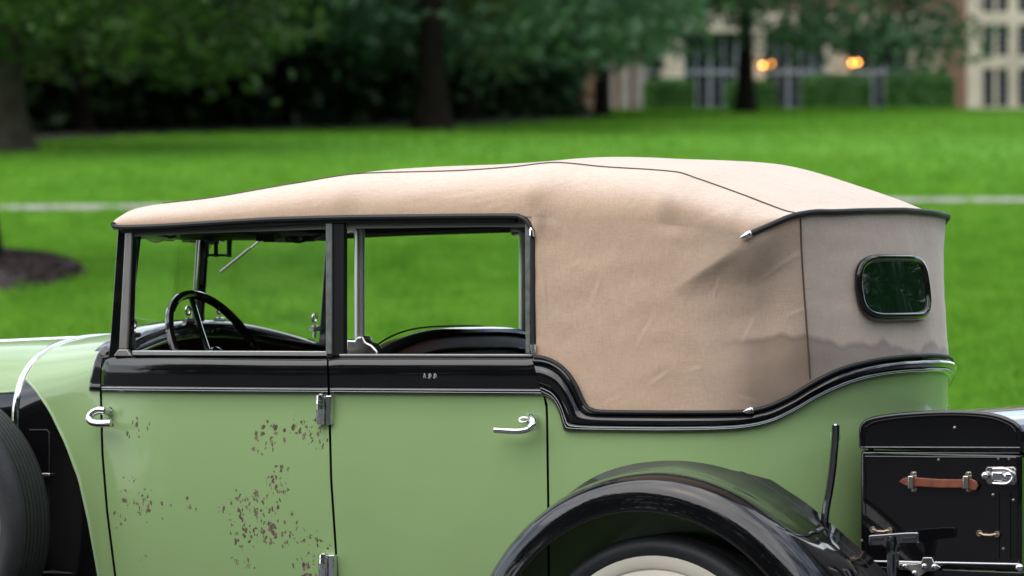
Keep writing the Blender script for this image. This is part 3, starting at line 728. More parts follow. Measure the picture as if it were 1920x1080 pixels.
belt(192.5, 612.5, 30, BT, BB_, -3, 2).mirrored().build('belt_panel', MBLACK, fdf, sharp=50)
belt(612.5+G*2-1, 996, 30, BT, BB_, 3, 21).mirrored().build('belt_panel', MBLACK, rdf, sharp=50)
for t, w in ((.868,1.7),(.925,1.3)):
    fy = lambda px: lerp(interp(px, BT), interp(px, BB_), t)
    line_on(191, 614, 30, fy, .0152, w).build('pinstripe', MSILVER, fdn, recalc=False)
    line_on(619, 1013 if t < .9 else 1015, 30, fy, .0152, w).build('pinstripe', MSILVER, rdn, recalc=False)
# cowl end of the belt
ce = MB(); rows = []
for i in range(9):
    f = i/8; row = []
    for t, o in BPROF:
        l = lin(t, [(0,198),(.15,184),(.4,175),(.7,169),(1,166)]); r = lin(t, [(0,207),(.2,193),(.35,189.5),(1,187)]); px = lerp(l, r, f); py = lerp(646+6*f, interp(190, BB_)-1, t)
        row.append(surf(px, py, o+(-.012 if i == 0 else 0)))
    rows.append(row)
ce.grid(rows); both(ce, 'belt_end', MBLACK, car, sharp=50)
# moulding that sweeps down behind the rear door and round the back of the body
def band(tabu, tabl, n, prof, ends=True):
    mb = MB(); rows = []
    su = [s_of_px(p[0]) for p in tabu]
    for i in range(n+1):
        t = i/n; a, b = tabu(t), tabl(t)
        A, B = Vector(surf(*a)), Vector(surf(*b)); row = []
        for w, o in prof:
            q = (lerp(a[0], b[0], w), lerp(a[1], b[1], w)); row.append(surf(q[0], q[1], o))
        rows.append(row)
    return rows
# one centre curve parameter: pair points of the upper and lower edge
PAIR = [((997,668),(1017,742)),((1015,669),(1022,745)),((1034,675),(1033,752)),((1052,686),(1042,764)),((1068,703),(1049,781)),((1081,724),(1054,800)),((1091,746),(1057,807)),((1099,760),(1064,808)),((1112,768),(1090,808.5)),((1140,771),(1140,809)),((1250,772),(1250,810)),((1350,772),(1350,808)),((1400,770),(1405,803)),((1440,761),(1450,792)),((1480,743),(1490,773)),((1520,719),(1530,750)),((1560,698),(1570,731)),((1600,684),(1612,716)),((1650,673),(1658,706)),((1700,667),(1703,701)),((1721,666),(1723,700)),((1752,667),(1752,701))]
def dens(pts, per=6): return [(p.x, p.y) for p in catmull([(a, b, 0) for a, b in pts], per)]
PU, PLw = dens([a for a, b in PAIR]), dens([b for a, b in PAIR])
MPROF = [(0,-.012),(.02,.004),(.06,.012),(.12,.014),(.17,.010),(.2,.007),(.24,.012),(.34,.021),(.46,.025),(.58,.023),(.69,.017),(.73,.011),(.745,.015),(.82,.0165),(.9,.0165),(.95,.013),(.985,.005),(1.,-.008)]
rows = []
def mould(pts):       # stop the row once it reaches the centre line, there square to it
    if max(q[1] for q in pts) < .57: return pts, False
    return [(PLAN[MID][0]+o+bulge(q[2]), .6, q[2]) for q, (w, o) in zip(pts, MPROF)], True
for a, b in zip(PU, PLw):
    r_, stop = mould([surfc(lerp(a[0], b[0], w), lerp(a[1], b[1], w), o) for w, o in MPROF]); rows.append(r_)
    if stop: break
end = [[(lambda q: q)(surf(lerp(PU[0][0], PLw[0][0], w), lerp(PU[0][1], PLw[0][1], w), -.02)) for w, o in MPROF]]
mb_ = MB().grid(end+rows); k = mb_.mirrored(); mb_.add(k.v, k.f); mb_.build('rear_moulding', MBLACK, car, sharp=50)
for w, wd_ in ((.80,.0026),(.885,.0020)):
    r_ = []
    for a, b in zip(PU, PLw):
        p = Vector(surfc(lerp(a[0], b[0], w), lerp(a[1], b[1], w), .0172)); q = Vector(surfc(lerp(a[0], b[0], w+.01), lerp(a[1], b[1], w+.01), .0172))
        d = (q-p).normalized()*wd_/2; r_.append([p-d, p+d])
    mb_ = MB().grid(r_); k = mb_.mirrored(); mb_.add(k.v, k.f); mb_.build('pinstripe', MSILVER, car, recalc=False)

# ------------------------------------------------------------------ cowl, hood, sweep of black paint
def sect(u, t):
    """arch section of cowl and hood; t 0 at the sill, 1 at the crown"""
    k = smooth(-1.45, -1.85, -u) if False else min(1, max(0, (-1.42-u)/.40))       # 0 at windscreen, 1 at the cowl band
    v0 = lerp(.018, .105, k**1.15) if u > -1.82 else lerp(.105, .235, min(1, (-1.82-u)/1.1))
    zs = lerp(1.225, 1.10, k**.8) if u > -1.82 else lerp(1.10, 1.05, min(1, (-1.82-u)/1.1))
    zc = lerp(1.395, 1.350, k) if u > -1.82 else lerp(1.350, 1.30, min(1, (-1.82-u)/1.1))
    b0 = lerp(0, -.018, smooth(.9, .5, 1))
    if t < .5:
        f = t/.5; z = lerp(.45, zs, f); return (u, v0-.02*math.sin(math.pi*min(1, f*1.0))*(1-.4*k), z)
    a = (t-.5)/.5*math.pi/2
    ex = .62
    return (u, .6-(.6-v0)*math.cos(a)**ex if False else .6-(.6-v0)*(math.cos(a)**.72), zs+(zc-zs)*(math.sin(a)**.80))
NT = 60
TS = [i/NT for i in range(NT+1)]
def find_u(px, t, lo=-1.80, hi=-1.40):
    for _ in range(30):
        mdl = (lo+hi)/2; q = sect(mdl, t)
        if projx(q[0], q[1]) < px: lo = mdl
        else: hi = mdl
    return (lo+hi)/2
SWEEP = [(692,27),(700,40),(730,68),(770,95),(830,124),(900,150),(980,168),(1080,186),(1300,215)]
def u_sweep(t):
    u = -1.6
    for _ in range(12):
        q = sect(u, t); py = projy(*q)
        if py < 690: return -1.805
        u = max(-1.805, find_u(lin(py, SWEEP), t, -1.9, -1.36))
    return u
def u_cend(t):
    u = -1.4
    for _ in range(8):
        q = sect(u, t); py = projy(*q)
        u = find_u(lin(py, [(628,240),(650,208),(668,192),(690,186),(735,187)]+[(a, b-G) for a, b in GAP_A[2:]]), t, -1.6, -1.25)
    return u
UB = -1.805
us = [u_sweep(t) for t in TS]; ue = [u_cend(t) for t in TS]
cg = MB().grid([[sect(lerp(a, b, f/14), t) for f in range(15)] for t, a, b in zip(TS, us, ue)])
k = cg.mirrored(); cg.add(k.v, k.f); cg.build('cowl', MGREEN, car, sharp=60)
kk = max(i for i in range(NT+1) if us[i] > UB+.004)
cb = MB().grid([[sect(lerp(UB, us[i], f/10), TS[i]) for f in range(11)] for i in range(kk+1)])
both(cb, 'cowl_side', MBLACK, car, sharp=60)
sw = [sect(us[i], TS[i]) for i in range(kk+1)]
both(MB().tube([(a, b-.002, c) for a, b, c in sw], .0045, 6), 'sweep_line', MPGREEN, car)
# raised access panel and its small catch on the black cowl side
def on_cowl(px, py):
    u, t = -1.6, .4
    for _ in range(25):
        q = sect(u, t); t = min(1, max(0, t+(projy(*q)-py)/FOC*13*.55)); u = find_u(px, t, -1.9, -1.3)
    return sect(u, t)
pn = [on_cowl(a, b) for a, b in ((56,806),(88,806),(93,811),(93,970))]
MB().tube([(p[0], p[1]-.001, p[2]) for p in pn], .002, 6).build('access_panel_seam', MBLACKR, car)
pc = on_cowl(88, 890); MB().tube([(pc[0]-.012, pc[1]-.012, pc[2]),(pc[0]+.022, pc[1]-.012, pc[2])], .006, 8).build('panel_catch', MNICKEL, car, bevel=.001)
# hood
HU = [-1.812-.9*i/24 for i in range(25)]
tk = .585
hg = MB().grid([[sect(u, lerp(tk, 1, f/24)) for f in range(25)] for u in HU]); k = hg.mirrored(); hg.add(k.v, k.f); hg.build('hood', MGREEN, car, sharp=60)
hb_ = MB().grid([[sect(u, lerp(.12, tk, f/14)) for f in range(15)] for u in HU]); both(hb_, 'hood_side', MBLACK, car, sharp=60)
hl = MB().tube([(lambda q: (q[0], q[1]-.003, q[2]+.002))(sect(u, tk)) for u in HU], .0045, 6); both(hl, 'hood_line', MPGREEN, car)
# bright band between hood and cowl
bd = []; 
for du, do in ((-.016,-.004),(-.013,.004),(-.006,.0075),(.006,.0075),(.013,.004),(.016,-.004)):
    row = []
    for i in range(0, 2*NT+1):
        t = TS[i] if i <= NT else TS[2*NT-i]; q = Vector(sect(UB+du, t)); q2 = Vector(sect(UB+du, min(1, t+.004))); q1 = Vector(sect(UB+du, max(0, t-.004)))
        tg = (q2-q1).normalized(); nr = Vector((0, -tg.z, tg.y)); q = q+nr*do
        row.append((q.x, q.y if i <= NT else 1.2-q.y, q.z))
    bd.append(row)
MB().grid(bd).build('cowl_band', MCHROME, car, sharp=60)
MB().tube([sect(u, 1) for u in [-1.83-.05*i for i in range(18)]], .006, 8).build('hood_hinge', MCHROME, car)
# radiator shell and nose
rad = MB().grid([[sect(-2.712, t) for t in TS]+[(lambda q: (q[0], 1.2-q[1], q[2]))(sect(-2.712, t)) for t in TS[::-1]], [sect(-2.82, t) for t in TS]+[(lambda q: (q[0], 1.2-q[1], q[2]))(sect(-2.82, t)) for t in TS[::-1]]])
rad.build('radiator_shell', MCHROME, car, sharp=60, solid=.02)
MB().box((-2.76,.6,.82),(.04,.70,.66)).build('radiator_core', MINK, car)
# running board apron
ap = MB().box((-.6,.02,.42),(2.3,.06,.10)); both(ap, 'running_board_apron', MBLACK, car, bevel=.01)
rb = MB().box((-.55,-.17,.385),(2.1,.30,.03)); both(rb, 'running_board', MBLACKR, car, bevel=.006)
av = MB().tube([P(72,1073,.03), P(150,1076,.03), P(185,1078,.03)], .005, 6); av.build('apron_line', MNICKEL, car)

# ------------------------------------------------------------------ windscreen, pillars, window frames
def strip(name, pts_l, pts_r, v0, dep, m, parent=car, mirror=True, bev=.003, n=1):
    """a post seen between two pixel edges, dep thick towards the far side"""
    L = [P(a, b, v0) for a, b in pts_l]; Rr = [P(a, b, v0) for a, b in pts_r]
    mb = MB(); mb.prism(L+Rr[::-1], (0, dep, 0)); a = mb.build(name, m, parent, bevel=bev)
    if mirror: mb.mirrored().build(name, m, parent, bevel=bev)
    return a
ap_ = empty('windscreen_pillar', parent=car)
strip('pillar_post', [(203,668),(206,640),(221,424)], [(250,668),(244,640),(251,424)], .012, .022, MBLACK, ap_, False)
strip('pillar_cover', [(222,655),(224,620),(234,432)], [(238,655),(240,620),(247,432)], .0045, .02, MPILLAR, ap_, False, .004)
strip('pillar_foot', [(212,668),(221,655)], [(246,668),(238,655)], .003, .025, MPILLAR, ap_, False, .003)
apf = empty('windscreen_pillar', parent=car)
for c in list(ap_.children):
    d = c.copy(); d.data = c.data.copy(); COL.objects.link(d); d.parent = apf; d.location = (0,1.2,0); d.scale = (1,-1,1)
UA = U(228, .02); UCN = UA-.135              # side and centre of the V windscreen
uc = U(372, .6); UCN = uc
ztop_ = Z(436, uc, .6); zbot = 1.385
lean = .03
ws = empty('windscreen', parent=car)
MB().tube([(uc-.004,.6,zbot-.05),(uc+.028,.6,ztop_+.05)], .0175, 10, flat=(1,1)).build('centre_post', MBLACK, ws)
MB().tube([(uc-.024,.6,zbot-.03),(uc+.006,.6,ztop_+.05)], .007, 8).build('centre_bead', MPILLAR, ws)
ztc = 1.675
for sgn in (0, 1):
    mv = (lambda v: v) if sgn == 0 else (lambda v: 1.2-v)
    c0, c1, c2, c3 = (uc,.585,zbot),(UA+.005,.05,1.312),(UA+.045,.05,ztc),(uc+.03,.585,ztop_+.02)
    q = [(a, mv(b), c) for a, b, c in (c0,c1,c2,c3)]
    mb = MB(); mb.prism(q, (.005,0,0)); mb.build('pane', MGLASS, ws, smooth=False)
    MB().tube(q, .006, 8, closed=True).build('pane_frame', MINK, ws)
    # wing nuts of this pane
for px, py, v in ((251,615,.10),(353,590,.50),(411,588,.70),(590,604,1.10)):
    u = U(px, v); z = Z(py, u, v); s_ = 1
    w = MB(); w.tube([(u+.0,v-.02,z-.02),(u,v+.025,z-.02)], .009, 8); w.tube([(u,v,z-.05),(u,v,z-.01)], .006, 8)
    ring = [(u, v+.012*math.cos(t), z+.012+.013*math.sin(t)) for t in [2*math.pi*k/14 for k in range(14)]]; w.tube(ring, .0042, 6, closed=True)
    w.build('wing_nut', MNICKEL, ws)
# header bar over the windscreen, rails over the windows
hv = [(UA+.02,.02,1.672),(uc+.03,.6,1.672),(UA+.02,1.18,1.672)]
MB().tube(hv, .02, 8, flat=(.7,1)).build('header_bar', MINK, car)
RAILT = [(222,426),(300,424),(400,418),(500,412),(560,410),(640,408),(750,406.5),(900,405),(962,405)]
RAILB = [(230,437),(300,434),(400,430),(500,425),(560,422),(612,420),(640,419),(750,418),(900,417),(972,417)]
rows = []
for i in range(31):
    px = lerp(226, 966, i/30); a = P(px, interp(px, RAILT)-2, .0); b = P(px, interp(px, RAILB), .0)
    rows.append([(a[0],.0,a[2]),(b[0],.0,b[2]),(b[0],.03,b[2]),(a[0],.03,a[2])])
rl = MB().grid(rows, closed_v=True); rl.f += [(0,1,2,3),tuple(30*4+k for k in (3,2,1,0))]
both(rl, 'window_rail', MINK, car, bevel=.003)
wt = [P(212,418,-.006), P(222,426,-.008)]+[P(a, b, -.008) for a, b in RAILT[1:]]+[P(975,407,-.008), P(986,413,-.008), P(994,425,-.008), P(998,440,-.008)]
both(MB().tube(catmull(wt, 5), .0075, 8), 'welt', MBLACKR, car)
# middle post and rear edge of the side window
cw = catmull([P(962,404,-.004), P(976,407,-.004), P(986,413,-.004), P(994,425,-.004), P(998,442,-.004)], 5); c0 = P(1003,402,-.004)
fan = MB(); fan.add([tuple(p) for p in cw]+[c0, P(1003,442,-.004)], [(i, i+1, len(cw)) for i in range(len(cw)-1)]+[(len(cw)-1, len(cw)+1, len(cw))])
CORNER = fan
bp = empty('door_post', parent=car)
strip('post', [(621,668),(621,419)], [(645,668),(645,419)], .004, .02, MINK, bp, False)
strip('channel', [(610.5,664),(610.5,419)], [(622,664),(622,419)], -.001, .03, MGREY, bp, False, .002)
bpf = empty('door_post', parent=car)
for c in list(bp.children):
    d = c.copy(); d.data = c.data.copy(); COL.objects.link(d); d.parent = bpf; d.location = (0,1.2,0); d.scale = (1,-1,1)
qb = empty('quarter_post', parent=car)
strip('channel', [(985,662),(984,420)], [(994,664),(994,420)], -.004, .03, MGREY, qb, False, .002)
strip('gutter', [(994,664),(993,420)], [(1003,664),(1001,430)], -.012, .03, MBLACKR, qb, False, .004)
MB().tube([P(995,427,-.014), P(996,432,-.016), P(997,444,-.016)], [.003,.0075,.0085], 10).build('chrome_tip', MCHROME, qb)
MB().tube([P(1000,646,-.016), P(1000,656,-.016), P(1001,666,-.014)], [.0085,.008,.004], 10).build('chrome_tip', MCHROME, qb)
# bright sill strips
MSILL = mat('sill_metal', (.60,.60,.58), .32, metal=.85)
sl = strip('sill_strip', [(248,657.5),(613,659)], [(248,666),(613,667.5)], -.001, .05, MSILL, fdn, False, .0015)
sl = strip('sill_strip', [(636,664),(997,664.5)], [(636,668),(997,668.5)], -.001, .05, MSILL, rdn, False, .001)
for a, b, pr in ((248,613,fdf),(636,997,rdf)):
    q = [P(a,658,0), P(b,659,0), P(b,668,0), P(a,666,0)]; MB().prism(q, (0,.05,0)).mirrored().build('sill_strip', MSILL, pr)
# inner door trims
for a, b, p1, p2 in ((250,612,fdn,fdf),(622,1010,rdn,rdf)):
    rows = []
    for i in range(9):
        px = lerp(a, b, i/8); q = surf(px, 668, -.05); rows.append([(q[0], q[1], 1.312),(q[0], q[1]+.02, 1.28),(q[0], q[1]+.035, .9),(q[0], q[1]+.03, .5)])
    mb = MB().grid(rows); mb.build('door_trim', MHIDE, p1); mb.mirrored().build('door_trim', MHIDE, p2)

# ------------------------------------------------------------------ canvas top
TOPV = [(.118,.845),(.17,.866),(.24,.886),(.38,.914),(.6,.928)]
STN = [  # u, rail (v,z), seam (v,z), crown z
 (-1.362, -.002,1.688, .05,1.722, 1.738),(-1.335, -.006,1.688, .09,1.742, 1.757),(-1.29, -.006,1.690, .12,1.753, 1.768),(-1.098,-.006,1.697,.13,1.7725,1.790),(-.816,-.006,1.704,.13,1.8126,1.836),(-.558,-.006,1.709,.13,1.841,1.866),
 (-.267,-.006,1.711,.13,1.8445,1.876),(-.08,-.006,1.712,.13,1.853,1.884),(.064,-.006,1.710,.13,1.864,1.890),(.218,-.004,1.702,.13,1.851,1.886),(.457,-.002,1.690,.13,1.833,1.872),(.515,0,1.684,.13,1.816,1.862),(.671,.006,1.668,.127,1.765,1.805),(.737,.018,1.657,.125,1.742,1.776),(.80,.062,1.690,.122,1.722,1.745),(.824,.087,1.7035,.121,1.7172,1.736),(.845,.118,1.712,.120,1.7135,1.728)]
def stn(u, k): return interp(u, [(s[0], s[k]) for s in STN])
def wrinkle(u, v, z):
    p = Vector((u*5, v*5, z*5)); d = .0028*noise.noise(p*.8)+.0014*noise.noise(Vector((u*3+z*9, v*4, z*14-u*5)))+.0006*noise.noise(p*4)
    return d
def ridge(u, v, z):     # cloth drawn over the bow end, falling away below it
    A = RID[0]; B = RID[1]; d = B-A; L = d.length; d.normalize(); q = Vector((u, z))-A; s = q.dot(d); t = -(q.x*d.y-q.y*d.x)   # t>0 below/right
    f = 1-smooth(.0, 1.0, s/L) if s > 0 else 1-smooth(0, .10, -s)
    w = math.exp(-(t/.05)**2) if t < 0 else math.exp(-(t/.022)**2)
    fs = 1-smooth(.25, 1.0, s/L)
    return .012*f*w*(1 if s < L else 0)-.052*fs*(1-math.exp(-max(0, t)/.075))*(1-smooth(.16, .42, t))
_a = P(1412,443,.01); _b = P(1238,562,0); RID = (Vector((_a[0], _a[2])), Vector((_b[0], _b[2])))
CREASE = [((1153,432),(1198,374),.004),((1308,422),(1350,396),.004),((1312,422),(1325,396),.003),((1282,419),(1312,423),.003),((1305,440),(1315,419),.003),((1081,412),(1095,407),.003),((1107,578),(1127,523),.004),((1185,549),(1192,510),.0035),((1253,478),(1255,461),.003),((1068,503),(1095,490),.003),
          ((1109,764),(1122,751),.005),((1140,757),(1167,742),.005),((1170,764),(1178,748),.004),((1220,720),(1251,698),.004),((1286,696),(1309,690),.003),((1371,747),(1394,756),.005),((1060,660),(1075,630),.003),((1200,640),(1222,600),.003),((1330,560),(1345,520),.003),((1230,330),(1262,336),.003),
          ((890,382),(936,374),.005),((895,396),(940,384),.005),((942,400),(966,390),.004),((760,392),(800,386),.004),((560,392),(600,385),.003),((430,402),(470,397),.003),((840,372),(880,366),.004),((1020,480),(1026,600),.004),((1012,440),(1018,520),.004),((1040,345),(1075,322),.003),((1060,350),(1085,335),.003),((1275,345),(1290,372),.004),((1420,520),(1470,470),.003),((1440,600),(1480,570),.003),((1380,640),(1400,600),.003)]
CR = [(Vector((lambda q: (q[0], q[2]))(P(*a, 0))), Vector((lambda q: (q[0], q[2]))(P(*b, 0))), k) for a, b, k in CREASE]
def crease(u, z):
    p = Vector((u, z)); o = 0
    for a, b, k in CR:
        if abs(u-a.x) > .12 or abs(z-a.y) > .22: continue
        d = b-a; L = d.length; d = d/L; q = p-a; s_ = q.dot(d)/L
        if -.7 < s_ < 1.7:
            t = q.x*d.y-q.y*d.x; w = math.exp(-((s_-.5)/.6)**2); o += .36*k*w*(math.exp(-(t/.0045)**2)-.7*math.exp(-((t+.009)/.009)**2))
    return o
def bow_bump(u, z):
    o = 0
    for px, py, a, su, sz in ((1012,365,.009,.05,.09),(1266,388,.011,.05,.09),(655,362,.007,.05,.06)):
        q = P(px, py, .02); o += a*math.exp(-((u-q[0])/su)**2-((z-q[2])/sz)**2)
    return o
NR, NC = 28, 26
def section(u):
    rv, rz, sv_, sz_, cz = (stn(u, k) for k in (1,2,3,4,5)); row = []
    g = 1-smooth(-1.42, -.75, u); V = .15*g
    for i in range(NR):
        t = i/NR; c = (rv-.006, lerp(rz, sz_, .78)) if u < .70 else (rv-.002, lerp(rz, sz_, .75))
        v = (1-t)**2*rv+2*t*(1-t)*c[0]+t*t*sv_; z = (1-t)**2*rz+2*t*(1-t)*c[1]+t*t*sz_
        e = math.sin(math.pi*t)
        w = (wrinkle(u, v, z)*1.3+bow_bump(u, z)+crease(u, z))*e
        row.append((u, v-w, z+w*.3))
    sag = -.003*math.sin(math.pi*((u+.558)/.622))**2 if -.558 < u < .064 else (-.003*math.sin(math.pi*((u-.064)/.393))**2 if .064 < u < .457 else 0)
    for i in range(NC+1):
        f = i/NC; v = lerp(sv_, .6, f); z = sz_+(cz-sz_)*(1-(1-f)**2.2)+sag*math.sin(f*math.pi/2)+wrinkle(u, v, z0b)*.6*f
        row.append((u, v, z))
    full = row+[(a, 1.2-b, c) for a, b, c in row[-2::-1]]
    return [(a-V*(1-abs(b-.6)/.6)**1.0+smooth(.5, .845, a)*(interp(min(b, 1.2-b), TOPV)-.845), b, c) for a, b, c in full]
us_ = list(np.linspace(-1.362, .845, 230))
rows = [section(u) for u in us_]
r0 = rows[0]; lip = [(a-.012, b, lerp(1.684, c, .45)) for a, b, c in r0]; lip0 = [(a-.006, b, 1.680) for a, b, c in r0]; lip2 = [(a-.009, b, lerp(1.684, c, .85)) for a, b, c in r0]
ct = empty('canvas_top', parent=car); ct['label'] = 'raised tan canvas top, stained and creased'
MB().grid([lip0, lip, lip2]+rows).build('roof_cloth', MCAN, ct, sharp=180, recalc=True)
MB().grid([[(a+.005, lerp(.6, b, .965), c-.03) for a, b, c in r] for r in rows[4:-4:4]]).build('roof_lining', MLINE, ct, sharp=180)
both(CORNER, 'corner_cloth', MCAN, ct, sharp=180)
# seams as cords
sm = [(lambda q: (q[0], q[1]-.002, q[2]+.0005))(r[NR]) for r in rows[12:]]
MSEAM = mat('seam_thread', (.10,.065,.045), .9)
both(MB().tube(sm, .0026, 6), 'top_seam', MSEAM, ct)
# side and back cloth below the roof
TOPP = [(0.04,-.004,1.7105),(.2,-.004,1.703),(.4,-.003,1.6945),(.55,.002,1.680),(.66,.0065,1.669),(.737,.018,1.657),(.80,.062,1.690),(.824,.087,1.7035),(.845,.118,1.712),(.866,.17,1.7178),(.886,.24,1.7185),(.914,.38,1.723),(.928,.6,1.727)]
BOTP = [.04,.2,.4,.55,.66,.73,.80,.827,.85,.882,.915,.956,.975]
SB = [s_of_u(b) for b in BOTP]; tabs = [[(s, t[k]) for s, t in zip(SB, TOPP)] for k in range(3)]
S0, S1 = s_of_px(1001.5), float(MID)
def top_of(s):
    tu = interp(s, tabs[0])
    return (tu, interp(s, tabs[1]), interp(s, tabs[2])) if tu > .8449 else (tu, stn(tu,1), stn(tu,2))
def bot_z(s):
    u, v = plan_at(s); px = projx(u, v)
    if px < 1000: return surf(1000, 668)[2]
    return surf(px, interp(min(px, 1721), [(a, b+3) for a, b in PU[::2]]))[2]
NS, NZ = 150, 60
def skirt(sa, sb, n, nzz=NZ):
    rows = []
    for i in range(n+1):
        s = lerp(sa, sb, i/n); tu, tv, tz = top_of(s); bu, bv = plan_at(s, .004); bz = bot_z(s); row = []
        nx_, ny_ = NRM[min(int(round(s)), NPL-1)]
        for j in range(nzz+1):
            f = j/nzz; u, v, z = lerp(tu, bu, f), lerp(tv, bv, f), lerp(tz, bz, f)
            e = min(1, math.sin(math.pi*f)*2.2); rear = smooth(.62, .85, u)*.05
            o = (wrinkle(u, v, z)*1.25+(crease(u, z) if s < S1-1 else 0))*e-.012*math.sin(math.pi*f)*rear
            if s < S1-1 and u < .95: o += ridge(u, v, z)*smooth(0, .30, f)*(1-smooth(.76, .86, u))+bow_bump(u, z)*smooth(0,.08,f)*.8
            # tuck below the bow end
            o -= .004*smooth(.50, .80, u)*math.exp(-((f-.35)/.35)**2)*smooth(0, .12, f)*(1-smooth(.9,.97,u))
            row.append((u+nx_*o, v+ny_*o, z))
        rows.append(row)
    return rows
s_seam = s_of_px(1519)
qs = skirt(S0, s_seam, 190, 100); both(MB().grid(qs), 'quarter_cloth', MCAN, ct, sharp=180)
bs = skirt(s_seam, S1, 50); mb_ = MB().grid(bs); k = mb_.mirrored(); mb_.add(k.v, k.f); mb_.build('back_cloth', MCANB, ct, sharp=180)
MB().tube([(a+.001, b-.0015, c) for a, b, c in qs[-1][2:-4:2]], .0026, 6).build('back_seam', MSEAM, ct)
# piping over the rear bow, chrome tips
pip = [(t[0]+.004, t[1]-.004, t[2]+.002) for t in TOPP[5:]]
pp = catmull(pip, 8); pp = pp+[Vector((p.x, 1.2-p.y, p.z)) for p in pp[-2::-1]]
MB().tube(pp, .0085, 10).build('piping', MBLACKR, ct)
t0, t1 = pp[0], pp[1]; dd = (t0-t1).normalized()
both(MB().tube([t0-dd*.004, t0+dd*.01, t0+dd*.022, t0+dd*.03], [.0095,.0095,.006,.001], 10), 'piping_tip', MCHROME, ct)
# lower welt of the cloth along the moulding
wl = [surfc(a, b+1.5, .010) for a, b in PU[2:]]; wl = [q for q in wl if q[1] < .599]+[wl[-1]]; wl += [(a, 1.2-b, c) for a, b, c in wl[-2::-1]]
MB().tube(wl, .0062, 8).build('lower_welt', MBLACKR, ct)
q = surf(1404, 770, .02); q2 = surf(1422, 766, .02); d = (Vector(q)-Vector(q2)).normalized()
both(MB().tube([Vector(q)-d*.012, Vector(q)-d*.004, Vector(q)+d*.006, Vector(q)+d*.016], [.009,.010,.007,.001], 10), 'welt_tip', MCHROME, ct)
# rear window
def back_pt(v, z, off=0.):
    s = None; best = 9
    vv = v if v <= .6 else 1.2-v
    for i in range(51):
        pass
    ss = np.linspace(s_seam, S1, 51); 
    f = None
    # find column by v at height z
    lo, hi = s_seam, S1
    for _ in range(24):
        md = (lo+hi)/2; tu, tv, tz = top_of(md); bu, bv = plan_at(md, .004); bz = bot_z(md); f = (tz-z)/(tz-bz)
        if lerp(tv, bv, f) < vv: lo = md
        else: hi = md
    u = lerp(tu, bu, f)-.001*math.sin(math.pi*f)
    return (u+off, v, z)
rw = empty('rear_window', parent=car)
zc_ = CAM_Z-(538.5-500)/FOC*12.08; hw, hh = .194, .0815
def rwpt(t, k, off):
    c, s_ = math.cos(t), math.sin(t); x = math.copysign(abs(c)**.52, c); y = math.copysign(abs(s_)**.42, s_)
    return back_pt(.605+hw*k*x*(1-.10*abs(y)**1.0), zc_+(hh*y*(1-.10*0))*(k if k > .5 else k), off)
ring = [2*math.pi*i/72 for i in range(72)]
def rwring(g, off):
    o = []
    for a in ring:
        c, q = math.cos(a), math.sin(a); x = math.copysign(abs(c)**.36, c); y = math.copysign(abs(q)**.34, q)
        x *= 1-.13*abs(y)**2.2; o.append(back_pt(.500+(hw+g)*x, zc_+(hh+g)*y, off))
    return o
MB().tube(rwring(0, .011), .0115, 12, closed=True).build('window_frame', MBLACK, rw, sharp=60)
gl = MB(); gl.v = rwring(-.006, .013); gl.v.append(back_pt(.500, zc_, .013)); gl.f = [(i, (i+1) % 72, 72) for i in range(72)]
gl.build('glass', MREARGLASS, rw, sharp=180)

# ------------------------------------------------------------------ wheels and fenders
WR = .42
def wheel(uc, vface, far=False):
    w = empty('wheel', parent=car)
    def bl(prof, name, m, n=72):
        mb = MB().lathe(prof, (uc, 0, WR), (0,1,0), n); mb.build(name, m, w, sharp=40) if not far else mb.mirrored().build(name, m, w, sharp=40)
    o = vface
    tr = [(.365,o+.012),(.385,o+.002),(.400,o+.004),(.411,o+.014),(.4165,o+.026)]
    x = o+.034
    for k in range(7): tr += [(.420,x),(.420,x+.010),(.413,x+.0115),(.413,x+.014),(.420,x+.0155)]; x += .0165
    tr += [(.416,o+.158),(.405,o+.172),(.385,o+.178),(.365,o+.165)]
    bl(tr, 'tyre', MTYRE); bl([(.366,o+.0115),(.355,o+.008),(.335,o+.008),(.331,o+.010)], 'whitewall', MWHITE)
    bl([(.331,o+.0105),(.327,o+.014),(.324,o+.010),(.30,o+.004),(.22,o-.006),(.16,o-.004),(.12,o-.010),(.08,o-.03),(.0,o-.035)], 'wheel_disc', MWHITE)
    bl([(.324,o+.03),(.30,o+.10),(.0,o+.10)], 'rim_barrel', MINK)
    return w
UW, VW = .553, -.185
wheel(UW, VW); wheel(UW, VW, True); wheel(-3.05, VW); wheel(-3.05, VW, True)
# spare wheel carried upright in the front fender
sp_u, sp_z = -1.965, .80
spw = empty('spare_wheel', parent=car)
def spare(vf, root, mir=False):
    o = vf; tr = [(.345,o+.012),(.37,o+.002),(.39,o+.002),(.405,o+.010),(.414,o+.022)]; x = o+.030
    for k in range(7): tr += [(.420,x),(.420,x+.012),(.4135,x+.0135),(.4135,x+.0155),(.420,x+.017)]; x += .018
    tr += [(.415,o+.166),(.40,o+.178),(.37,o+.184),(.34,o+.17)]
    for prof, name, m in ((tr,'tyre',MTYRE),([(.346,o+.0115),(.335,o+.008),(.31,o+.008),(.305,o+.01)],'whitewall',MWHITE),([(.305,o+.011),(.29,o+.02),(.2,o+.01),(.08,o-.01),(0,o-.012)],'wheel_disc',MWHITE)):
        mb = MB().lathe(prof, (sp_u, 0, sp_z), (0,1,0), 96); (mb.mirrored() if mir else mb).build(name, m, root, sharp=40)
spare(-.235, spw); spf = empty('spare_wheel', parent=car); spare(-.235, spf, True)

